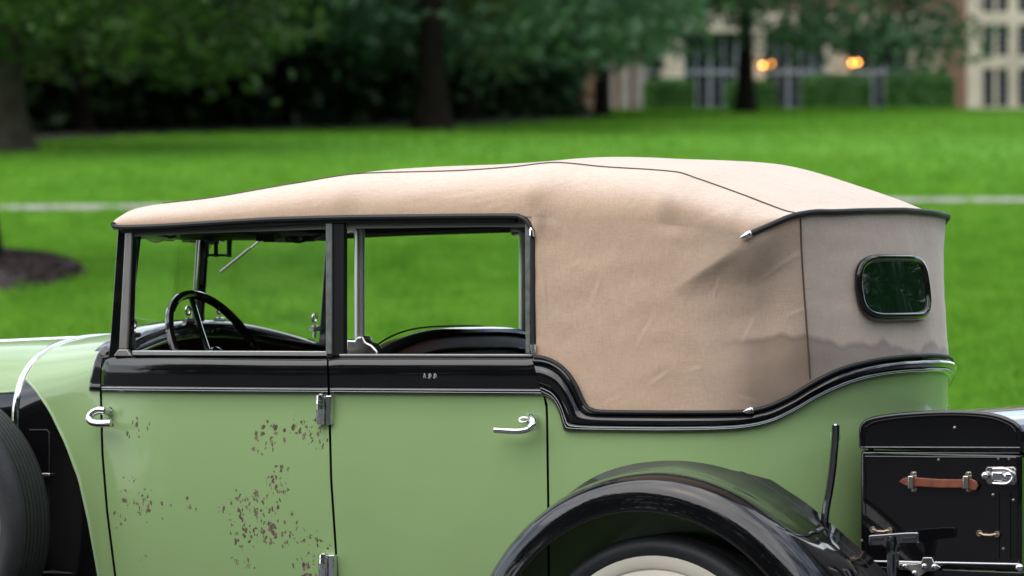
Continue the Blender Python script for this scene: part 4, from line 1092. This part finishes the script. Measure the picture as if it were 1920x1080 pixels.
def fender_prof(vin): return [(.640,vin+.03),(.622,lerp(vin,-.05,.25)),(.611,lerp(vin,-.05,.6)),(.604,-.050),(.6035,-.056),(.603,-.085),(.6015,-.13),(.597,-.17),(.590,-.20),(.580,-.222),(.567,-.237),(.552,-.246),(.530,-.2505),(.511,-.2515),(.5045,-.2535),(.4985,-.254),(.494,-.249),(.495,-.240),(.503,-.234),(.52,-.224),(.548,-.19),(.574,-.13),(.586,-.06),(.595,vin+.03)]
FIN = [(-14,1.05),(50,1.05),(64,1.04),(80,1.008),(96,.984),(116,.945),(130,.945),(139,.965),(150,1.02),(165,1.10),(203,1.22)]
FCR = [(-14,1.),(60,1.),(90,1.),(109,.972),(125,.97),(139,1.005),(150,1.06),(170,1.17),(203,1.22)]
rows = []; NF = 96
for i in range(NF+1):
    ph = R(lerp(-14, 203, i/NF)); rowp = []
    uu = UW-math.cos(ph)*.6; vin = plan_at(s_of_u(min(uu, .97)))[1] if uu < .97 else .5
    vin = min(vin, .055); g = smooth(R(100), R(185), ph)
    pd = math.degrees(ph); mi = lin(pd, FIN); mc = lin(pd, FCR)
    for r, v in fender_prof(vin+.0):
        k = smooth(-.20, -.05, v); k2 = smooth(-.045, vin, v); rr = r*lerp(lerp(1+.06*smooth(120, 190, pd), mc, k), mi, k2)
        rr += .02*smooth(20, -14, pd)
        rowp.append((UW-rr*math.cos(ph), v, .415+rr*math.sin(ph)))
    rows.append(rowp)
fd = MB().grid(rows, closed_v=True); both(fd, 'rear_fender', MBLACK, car, sharp=55)
bead = [(UW-r_*math.cos(ph), min(plan_at(s_of_u(min(UW-r_*math.cos(ph), .97)))[1], .055)-.004, .415+r_*math.sin(ph)) for ph, r_ in [(R(a), .626*lin(a, FIN)) for a in range(45, 150, 3)]]
both(MB().tube(bead, .006, 8), 'fender_piping', MBLACKR, car)
# front fender: sweeps from the running board over the front wheel
ff = [( -1.45,.40),(-1.75,.46),(-2.05,.60),(-2.35,.80),(-2.65,.93),(-2.95,.985),(-3.25,.95),(-3.5,.80),(-3.62,.58)]
rows = []
for p in catmull([(a, 0, b) for a, b in ff], 8):
    dip = .0
    rows.append([(p.x, v, p.z+dz-dip) for v, dz in ((.12,.03),(.06,.03),(0,.025),(-.06,.012),(-.13,-.01),(-.19,-.05),(-.225,-.10),(-.235,-.115),(-.225,-.10),(-.18,-.06),(-.06,-.01),(.12,.01))])
both(MB().grid(rows), 'front_fender', MBLACK, car, sharp=60)

# ------------------------------------------------------------------ hardware
MDCHR = mat('dark_mirroring_chrome', (.22,.23,.25), .1, metal=1.)  # chrome with its dark reflections put into the base colour
def hinge(px0, py0, h):
    hg_ = empty('door_hinge', parent=fdn); u, v, z = surf(px0+8, py0); v0 = v-.018; hh_ = h/650
    pr = []; nseg = 6
    for k in range(nseg):
        a, b = k/nseg, (k+1)/nseg; w0 = .0155-.004*abs(a-.45)**1.5*2; w1 = .0155-.004*abs(b-.45)**1.5*2
        if k == 0: pr += [(.0005,0),(.006,0),(.011,.004)]
        pr += [(w0, hh_*a+.0045 if k == 0 else hh_*a+.001),(w1, hh_*b-.001),(w1-.002, hh_*b-.0004),(w1-.002, hh_*b+.0004)]
    pr = pr[:-2]+[(.0005, hh_)]
    MB().lathe([(r, -hz) for r, hz in pr], (u, v0, z), (0,0,1), 20).build('barrel', MCHROME, hg_, sharp=30)
    MB().box((u+.0255, v-.006, z-hh_/2-.002), (.020,.026,hh_*.94)).build('hinge_leaf', MCHROME, hg_, bevel=.003)
    MB().box((u-.005, v-.003, z-hh_/2), (.02,.01,hh_*.8)).build('hinge_leaf', MCHROME, hg_, bevel=.002)
hinge(600, 738, 58); hinge(605, 1036, 60)
def hp(px, py, off): return surf(px, py, off)
dh = empty('door_handle', parent=fdn)
q = Vector(hp(207,771,0)); MB().lathe([(.0005,-.012),(.010,-.012),(.0145,-.006),(.0155,.0)], q, (0,1,0), 20).build('escutcheon', MCHROME, dh)
MB().tube([hp(205,771,.0), hp(199,771,.022), hp(193,771,.036)], [.0125,.012,.011], 12).build('shank', MCHROME, dh)
MB().tube(catmull([hp(196,770,.036), hp(186,769,.042), hp(176,773,.046), hp(169,780,.05), hp(168,787,.053), hp(174,792,.056), hp(188,794,.058), hp(210,793,.058)], 6), [.0115]*10+[.0115]*13+[.012]*20, 12).build('grip', MCHROME, dh, bevel=.0)
dh = empty('door_handle', parent=rdn)
q = Vector(hp(993,782,0)); MB().lathe([(.0005,-.010),(.010,-.010),(.0145,-.005),(.0155,.0)], q, (0,1,0), 20).build('escutcheon', MCHROME, dh)
MB().tube(catmull([hp(993,780,.004), hp(997,784,.026), hp(1000,793,.04), hp(995,802,.046), hp(984,807,.05), hp(965,808.5,.052), hp(928,806.5,.052)], 6), [.0125]*12+[.0118]*8+[.0092]*17, 12).build('grip', MCHROME, dh)
MB().tube(catmull([hp(988,783,.02), hp(978,783,.024), hp(974,787,.026), hp(978,792,.028), hp(988,791,.03)], 5), .003, 8).build('lock_loop', MCHROME, dh)
# owner's initials in blackletter: broad-nib strokes
def nib(px, py, sc_, strokes):
    mb = MB()
    for st in strokes:
        for a, b in zip(st[:-1], st[1:]):
            n_ = (.34,-.28)
            q = [(a[0]-n_[0]*.5, a[1]-n_[1]*.5), (a[0]+n_[0]*.5, a[1]+n_[1]*.5), (b[0]+n_[0]*.5, b[1]+n_[1]*.5), (b[0]-n_[0]*.5, b[1]-n_[1]*.5)]
            mb.add([surf(px+x*sc_, py+y*sc_, .0166) for x, y in q], [(0,1,2,3)])
    return mb
LA = [[(.3,1.2),(1.2,.2),(1.9,.5)],[(1.9,.4),(2.2,2.2),(2.3,4.2),(2.9,4.7)],[(1.2,.9),(1.0,2.2),(.9,3.6),(.2,4.6)],[(.5,2.7),(2.2,2.5)],[(0,4.6),(1.0,4.4)]]
LD = [[(.1,.9),(.8,.3),(1.9,.5),(2.7,1.2),(2.9,2.8),(2.5,4.2),(1.5,4.9),(.3,4.4)],[(.7,.6),(.6,2.5),(.5,4.3)],[(1.5,.9),(1.4,4.2)],[(0,3.0),(.5,2.2)],[(.1,4.5),(.9,4.9)]]
DOT = [[(.0,4.6),(.35,4.5)],[(0,4.75),(.35,4.65)]]
MINIT = mat('white_lettering', (.75,.75,.72), .5)
ini = MB()
for x, L in ((793,LA),(800.4,DOT),(803,LD),(811,DOT),(812.6,LD),(820.4,DOT)):
    t_ = nib(x, 700, 1.85, L); ini.add(t_.v, t_.f)
ini.build('initials', MINIT, rdn, recalc=False, smooth=False, label="white blackletter initials A.D.D.")
# folding-top rest irons behind the body
def rest_iron(v0, tag_=None):
    ri = empty('top_rest_iron', parent=car)
    pts = [P(1567,797,v0), P(1566,822,v0), P(1562,870,v0), P(1556,915,v0), P(1548,960,v0), P(1547,985,v0), P(1552,1010,v0), P(1562,1030,v0)]
    MB().tube(catmull(pts, 5), .0125, 10, flat=(.8,1.1)).build('iron_bar', MDCHR, ri)
    MB().tube([P(1568,795,v0), P(1567,803,v0), P(1566,812,v0)], [.006,.010,.010], 10).build('iron_tip', MCHROME, ri)
    b0 = P(1556,820,v0); MB().box((b0[0]-.008, b0[1]+.05, b0[2]), (.016,.035,.024)).build('iron_bracket', MGREEN, ri, bevel=.003)
    return ri
rest_iron(.06)
for px, py, v in ((1630,793,.28),(1772,764,.95)):
    ri = empty('top_rest_iron', parent=car); u, _, z = P(px, py, v)
    MB().tube([(u,v,z-.22),(u+.005,v,z-.1),(u+.004,v,z-.012)], .0085, 10).build('iron_bar', MBLACK, ri)
    MB().tube([(u+.004,v,z-.014),(u+.004,v,z),(u+.002,v,z+.014)], [.009,.009,.004], 10).build('iron_tip', MCHROME, ri)

# ------------------------------------------------------------------ cabin
sw_ = empty('steering_wheel', parent=car)
su = U(411, .30); sc3 = Vector((su, .30, Z(670, su, .30))); al = R(61); e1 = Vector((0,1,0)); e2 = Vector((-math.cos(al), 0, math.sin(al))); e3 = Vector((math.sin(al), 0, math.cos(al)))
RS = .216
MB().tube([sc3+e1*RS*math.cos(t)+e2*RS*math.sin(t) for t in [2*math.pi*k/48 for k in range(48)]], .0135, 10, closed=True).build('wheel_rim', MBLACK, sw_)
for a in (90, 205, 335):
    d = e1*math.cos(R(a))+e2*math.sin(R(a)); MB().tube([sc3-e3*.03+d*.03, sc3-e3*.02+d*.10, sc3+d*RS], [.011,.0095,.009], 8).build('spoke', MBLACK, sw_)
MB().lathe([(.0005,.015),(.02,.014),(.035,.004),(.042,-.02),(.03,-.05)], sc3, e3, 20).build('hub', MBLACK, sw_)
MB().tube([sc3+e3*.012+e1*.0, sc3+e3*.012+e1*.05+e2*.01], .005, 8).build('control_lever', MNICKEL, sw_)
MB().tube([sc3-e3*.03, sc3-e3*.75], .022, 10).build('steering_column', MINK, sw_)
# dash under the arched cowl, shut off at its rear edge
arch = []
for i in range(41):
    f = i/40; v = lerp(.03, 1.17, f); arch.append((-1.40-.07*math.sin(math.pi*f), v, 1.305+.088*math.sin(math.pi*f)**.8))
MB().grid([[(a-.06, b, c+.012) for a, b, c in arch], [(a, b, c+.012) for a, b, c in arch], [(a+.03, b, c+.006) for a, b, c in arch], [(a+.045, b, c-.012) for a, b, c in arch], [(a+.03, b, c-.06) for a, b, c in arch], [(a+.02, b, .9) for a, b, c in arch]]).build('dashboard', MBLACK, car, sharp=60)
# seats
def seat(u0, zb, parent, nm):
    st = empty(nm, parent=car)
    cu = MB(); cu.grid([[(u0-.52+.52*i/10, v, .62+.06*math.sin(math.pi*min(1,max(.0,i/10)))*(1-.2*abs(math.cos(math.pi*4*v))) ) for v in np.linspace(.08,1.12,33)] for i in range(11)]); cu.build('seat_cushion', MHIDE, st, sharp=180)
    bk = []; V = list(np.linspace(.07,1.13,41))
    def top(v): return zb-.075*(abs(v-.6)/.53)**3.2
    def bowu(v): return .0
    for du, dz, zz in ((-.08,None,.60),(-.10,-.10,None),(-.085,-.03,None),(-.06,0,None),(-.02,.004,None),(.015,0,None),(.034,-.016,None),(.04,-.045,None),(.045,None,.55)):
        bk.append([(u0+du, v, zz if zz is not None else top(v)+dz) for v in V])
    MB().grid(bk).build('seat_back', MHIDE, st, sharp=60)
    MB().tube([(u0+.01, v, top(v)+.002) for v in V], .016, 10, flat=(1.5,1)).build('back_rail', MBLACK, st)
    MB().tube([(u0+.046, v, top(v)-.045) for v in V], .006, 8).build('robe_rail', MBLACK, st)
    return st
seat(-.50, 1.372, car, 'front_seat'); seat(.62, 1.26, car, 'rear_seat')
# glazed screen behind the front seat
ts = empty('tonneau_screen', parent=car)
for mir in (0, 1):
    v0 = .12; L = [P(674,425,v0), P(674,640,v0)]
    mb = MB(); mb.tube(catmull([P(652,428,v0), P(664,427,v0), P(672,432,v0), P(674,446,v0), P(674,560,v0), P(674,642,v0)], 6), .0165, 12, flat=(.75,1.05))
    (mb.mirrored() if mir else mb).build('screen_post', MSILL, ts)
    cst = MB(); a = P(676,648,v0); outl = [P(x, y, v0-.02) for x, y in ((648,668),(648,636),(664,637),(668,630),(681,630),(684,640),(697,646),(706,656),(712,668))]
    cst.prism(outl, (0,.045,0)); (cst.mirrored() if mir else cst).build('post_foot', MNICKEL, ts, bevel=.007)
gp = []
for i in range(33):
    f = i/32; v = lerp(.14, 1.06, f); z = 1.392-.085*(abs(v-.6)/.5)**3.2; gp.append((-.555, v, z))
MB().tube(gp, .0028, 6).build('screen_seal', MBLACKR, ts)
MB().grid([gp, [(a, b, 1.655) for a, b, c in gp]]).build('screen_glass', MGLASS, ts, smooth=False)
# bows of the top inside, hand straps, mirror, wiper, cables under the header
for u in (-.56, .06, .46):
    zz = stn(u, 5)-.045; MB().tube([(u,.04,stn(u,2)-.02),(u,.10,stn(u,4)-.05),(u,.3,zz-.01),(u,.6,zz),(u,.9,zz-.01),(u,1.10,stn(u,4)-.05),(u,1.16,stn(u,2)-.02)], .016, 8).build('top_bow', MLINE, ct)
mr = empty('rear_view_mirror', parent=car); u = U(405,.62); z = Z(464,u,.62)
MB().tube([(uc+.03,.61,Z(452,uc,.6)),(u-.05,.62,Z(458,u,.6)),(u,.64,z+.02)], .007, 8).build('mirror_arm', MNICKEL, mr)
MB().box((uc+.02,.61,Z(456,uc,.6)), (.02,.035,.035)).build('mirror_clamp', MNICKEL, mr, bevel=.004)
fr_ = MB(); 
for v1, v2, z1, z2 in ((.56,.70,.030,.022),(.56,.70,-.028,-.020),(.56,.574,-.03,.03),(.686,.70,-.03,.03),(.615,.625,-.03,.03)): fr_.box((u+.0,(v1+v2)/2,z+(z1+z2)/2),(.012,abs(v2-v1),abs(z2-z1)))
fr_.build('mirror_back', MINK, mr, bevel=.003)
wp = empty('wiper', parent=car); a, b = P(496,444,.86), P(414,510,.86); c = P(458,476,.86)
MB().tube([a, c], .0038, 6).build('wiper_arm', MNICKEL, wp); MB().tube([P(470,465,.86), b], .0052, 6).build('wiper_blade', MPILLAR, wp)
rnd = random.Random(3)
for k in range(13):
    px = 300+k*23+rnd.uniform(-6,6); v = rnd.uniform(.4,1.0); u = U(px, v); z = Z(445+rnd.uniform(-3,4), u, v); MB().box((u, v, z), (.02+rnd.random()*.03, .02, .012+.016*rnd.random())).build('header_fitting', MINK, car, bevel=.003)
MB().tube(catmull([P(268,436,.3), P(278,448,.3), P(294,453,.3), P(312,447,.3), P(330,443,.3)], 6), .0045, 6).build('cable', MINK, car)
MB().tube(catmull([P(540,444,.5), P(556,454,.5), P(576,450,.5), P(602,440,.5)], 6), .004, 6).build('cable', MINK, car)
# chassis below, so the body stands on something
MB().box((-.9,.6,.36),(3.9,.8,.10)).build('chassis', MINK, car, bevel=.01)
MB().tube([(UW,-.05,WR),(UW,1.25,WR)], .04, 10).build('rear_axle', MINK, car); MB().tube([(-3.05,-.05,WR),(-3.05,1.25,WR)], .03, 10).build('front_axle', MINK, car)
# rear sheet metal under the tub and the trunk rack
MB().grid([[(.93+.02*i, v, .78-.02*i) for v in np.linspace(.18,1.02,9)] for i in range(6)]).build('tail_apron', MGREEN, car)
rk = empty('trunk_rack', parent=car)
VK = .135
for dv in (0, .93):
    q = [P(1612,1064,VK), P(1925,1071,VK)]; z_ = q[0][2]
    MB().box(((q[0][0]+q[1][0])/2+.02, VK+.02+dv, z_-.014), (q[1][0]-q[0][0]+.06,.02,.034)).build('rack_rail', MBLACK, rk, bevel=.003)
for k in range(5): MB().box((1.06+.1*k, .62, P(1612,1064,VK)[2]-.03), (.03,.94,.016)).build('rack_slat', MBLACK, rk, bevel=.002)
zr = P(1612,1064,VK)[2]
MB().box((1.0,.62,zr-.10),(.5,.8,.10)).build('rack_arm', MBLACK, rk, bevel=.01)
pl = MB().prism([P(a, b, VK+.004) for a, b in ((1679,1056),(1716,1057),(1726,1056),(1730,1045),(1747,1045),(1752,1056),(1764,1064),(1754,1071),(1738,1072),(1724,1082),(1712,1080),(1706,1070),(1679,1069))], (0,.012,0)); pl.build('rack_clamp', MNICKEL, rk, bevel=.002)
for px, py in ((1681,1062),(1696,1062),(1732,1062),(1751,1063),(1714,1075)):
    u, v, z = P(px, py, VK+.002); MB().ball((u, v, z), .0078, 12, 8, (1,.6,1)).build('screw', MCHROME, rk)
u, v, z = P(1911,1065,VK-.01); MB().ball((u, v, z), .012, 12, 8, (1,.7,1)).build('screw', MCHROME, rk)
u, v, z = P(1613,1053,VK); MB().ball((u, v, z), .014, 12, 8, (1,.6,1)).build('screw', MBLACK, rk)
MB().tube(catmull([P(1575,1052,.10), P(1600,1070,.10), P(1625,1078,.10), P(1660,1080,.10)], 5), .010, 8).build('rack_stay', MNICKEL, rk)
# chrome T-shaped stop standing before the trunk
tb = empty('trunk_stop', parent=car); VT = .02
outl = [P(a, b, VT) for a, b in ((1628,1004),(1633,1003),(1700,998),(1719,997.5),(1722,1001),(1721,1014),(1717,1018),(1690,1020),(1682,1024),(1680,1034),(1679,1095),(1661,1095),(1664,1036),(1661,1027),(1654,1023),(1631,1024),(1628,1020))]
MB().prism(outl, (0,.024,0)).build('stop_plate', MDCHR, tb, bevel=.005)
for a, b in ((1633,1655),(1692,1717)):
    MB().prism([P(a,1008,VT-.003), P(b,1007,VT-.003), P(b,1013,VT-.003), P(a,1015,VT-.003)], (0,.006,0)).build('stop_pad', MBLACKR, tb, bevel=.001)
MB().tube([P(1672,1006,VT-.002), P(1671,1020,VT-.004), P(1670,1050,VT-.004), P(1670,1100,VT-.004)], [.010,.014,.010,.010], 10).build('stop_stem', MDCHR, tb)

# ------------------------------------------------------------------ luggage trunk strapped on the rack: a thing of its own
VB0, VB1 = .15, 1.05
def car2w(p): return (p[0]*CT+p[1]*ST, CAM_D-p[0]*ST+p[1]*CT, p[2])
tbase = ((P(1612,1050,VB0)[0]+P(1915,1050,VB0)[0])/2, .6, zr+.004)
trunk = empty('luggage_trunk', car2w(tbase), CAR_ROT)
set_props(trunk, 'black luggage trunk with a brown leather handle behind the green car', 'trunk')
def tb_(mb, name, m, parent=trunk, **k): return mb.build(name, m, parent, base=tbase, **k)
uL, uR = P(1612,940,VB0)[0], P(1914,940,VB0)[0]
zB, zS = zr+.004, Z(846, (uL+uR)/2, VB0)
tb_(MB().box(((uL+uR)/2, (VB0+VB1)/2, (zB+zS)/2-.001), (uR-uL, VB1-VB0, zS-zB-.002)), 'trunk_body', MBLACK, bevel=.010)
LID = [(1609,843),(1609,803),(1613,794),(1622,786),(1640,780),(1680,774),(1730,770.5),(1780,769),(1830,770.5),(1868,776),(1895,786),(1910,797),(1918,810),(1918,843)]
lid_o = [P(a, b, VB0-.008) for a, b in LID]; zl = zS+.002
lid_o[0] = (lid_o[0][0],)+(VB0-.008, zl); lid_o[-1] = (lid_o[-1][0], VB0-.008, zl)
mbl = MB().prism([lid_o[0]]+[tuple(p) for p in catmull(lid_o[1:-1], 4)]+[lid_o[-1]], (0, VB1-VB0+.016, 0))
tb_(mbl, 'lid', MBLACK, bevel=.007)
LI = [(1620,838),(1620,808),(1628,799),(1645,791),(1700,783),(1780,779),(1850,783),(1888,795),(1903,810),(1903,838)]
tb_(MB().tube(catmull([P(a, b, VB0-.0085) for a, b in LI], 5), .0028, 6), 'lid_bead', MBLACK)
for py, w in ((838,1.4),(848.5,1.0)):
    q = [P(1614 if py < 845 else 1619, py-w/2, VB0-(.0095 if py < 845 else .0015)), P(1912, py-w/2+.8, VB0-(.0095 if py < 845 else .0015)), P(1912, py+w/2+.8, VB0-(.0095 if py < 845 else .0015)), P(1614 if py < 845 else 1619, py+w/2, VB0-(.0095 if py < 845 else .0015))]
    tb_(MB().add(q, [(0,1,2,3)]), 'trim_line', MSILVER, recalc=False)
for pts in ([(1622,856),(1622,1044)],[(1906,856),(1906,1046)],[(1622,856),(1906,858)]):
    tb_(MB().tube([P(a, b, VB0-.001) for a, b in pts], .0022, 6), 'panel_bead', MBLACK)
for px in (1873, 1894): tb_(MB().tube([P(px,925,VB0-.001), P(px,1048,VB0-.001)], .0018, 6), 'panel_bead', MBLACK)
tb_(MB().tube([P(1621,1052,VB0-.002), P(1912,1058,VB0-.002)], .0028, 6), 'lower_edge', MSILVER)
# leather handle in two loops
hn = [P(a, b, VB0-.014) for a, b in ((1685,903),(1692,897),(1706,893.5),(1720,895.5),(1760,898.5),(1800,899),(1820,897.5),(1830,902),(1834,911),(1830,919),(1822,920),(1800,915),(1760,915),(1720,912.5),(1706,914),(1694,909))]
tb_(MB().prism(hn, (0,.007,0)), 'leather_handle', MTAN, bevel=.0025)
for px in (1713, 1816):
    lp = empty('handle_loop', (0,0,0)); lp.parent = trunk
    q = P(px, 904, VB0)
    tb_(MB().box((q[0], VB0-.017, q[2]), (.0165,.010,.036)), 'loop_bar', MNICKEL, lp, bevel=.003)
    tb_(MB().prism([P(px+a, b, VB0-.004) for a, b in ((-6,889),(-4,884.5),(4,884.5),(6,889),(6,917),(4,922.5),(-4,922.5),(-6,917))], (0,.005,0)), 'loop_plate', MNICKEL, lp, bevel=.001)
    for py in (887.5, 919.5):
        c_ = P(px, py, VB0-.005); tb_(MB().ball(c_, .0048, 10, 6, (1,.6,1)), 'rivet', MBRASS, lp)
# draw latch
la = empty('draw_latch', (0,0,0)); la.parent = trunk
tb_(MB().prism([P(a, b, VB0-.004) for a, b in ((1848,880),(1851,875.5),(1880,875),(1884,876),(1900,875),(1905,880),(1906,902),(1902,909),(1886,909),(1880,907),(1855,909),(1849,904))], (0,.006,0)), 'latch_plate', MNICKEL, la, bevel=.0015)
q = P(1871,893,VB0-.014); tb_(MB().box(q, (.034,.016,.026)), 'latch_block', MCHROME, la, bevel=.005)
q = P(1891,893,VB0-.012); tb_(MB().ball(q, .017, 16, 10, (1,.6,.9)), 'latch_knob', MCHROME, la)
q = P(1847,892,VB0-.012); tb_(MB().ball(q, .0115, 14, 8, (1,.8,1)), 'latch_knob', MCHROME, la)
lpts = [P(a, b, VB0-.02) for a, b in ((1862,879),(1885,879),(1896,884),(1899,893),(1895,902),(1884,907),(1862,906))]
tb_(MB().tube(catmull(lpts, 5), .0036, 8), 'latch_loop', MCHROME, la)
for px, py in ((1897,879),(1898,904),(1868,906),(1867,878)): tb_(MB().ball(P(px, py, VB0-.006), .0042, 10, 6, (1,.6,1)), 'rivet', MBRASS, la)
for px, py in ((1790,802),(1862,928),(1900,938),(1872,860),(1892,860),(1881,1029),(1760,862),(1616,1014)): tb_(MB().ball(P(px, py, VB0-(.009 if py < 840 else .001)), .0045, 10, 6, (1,.6,1)), 'rivet', MBRASS if py in (802,928,938) else MGREY)
for a, b, y0, y1 in ((1636,1668,993,995),(1836,1869,1000,1002)):
    p0, p1 = P(a, y0, VB0-.008), P(b, y1, VB0-.008)
    st = empty('strap_staple', (0,0,0)); st.parent = trunk
    tb_(MB().tube([p0, lerp(Vector(p0), Vector(p1), .15), lerp(Vector(p0), Vector(p1), .3)+Vector((0,-.006,-.003)), lerp(Vector(p0), Vector(p1), .7)+Vector((0,-.006,-.003)), lerp(Vector(p0), Vector(p1), .85), p1], .0036, 8), 'staple_bar', MBRASS, st)
    for q in (p0, p1):
        tb_(MB().tube([(q[0]+.0068*math.cos(t), q[1], q[2]+.0068*math.sin(t)) for t in [2*math.pi*k/14 for k in range(14)]], .0022, 6, closed=True), 'staple_eye', MBRASS, st)
        tb_(MB().ball((q[0], q[1]+.002, q[2]), .005, 10, 6, (1,.6,1)), 'rivet', MBRASS, st)
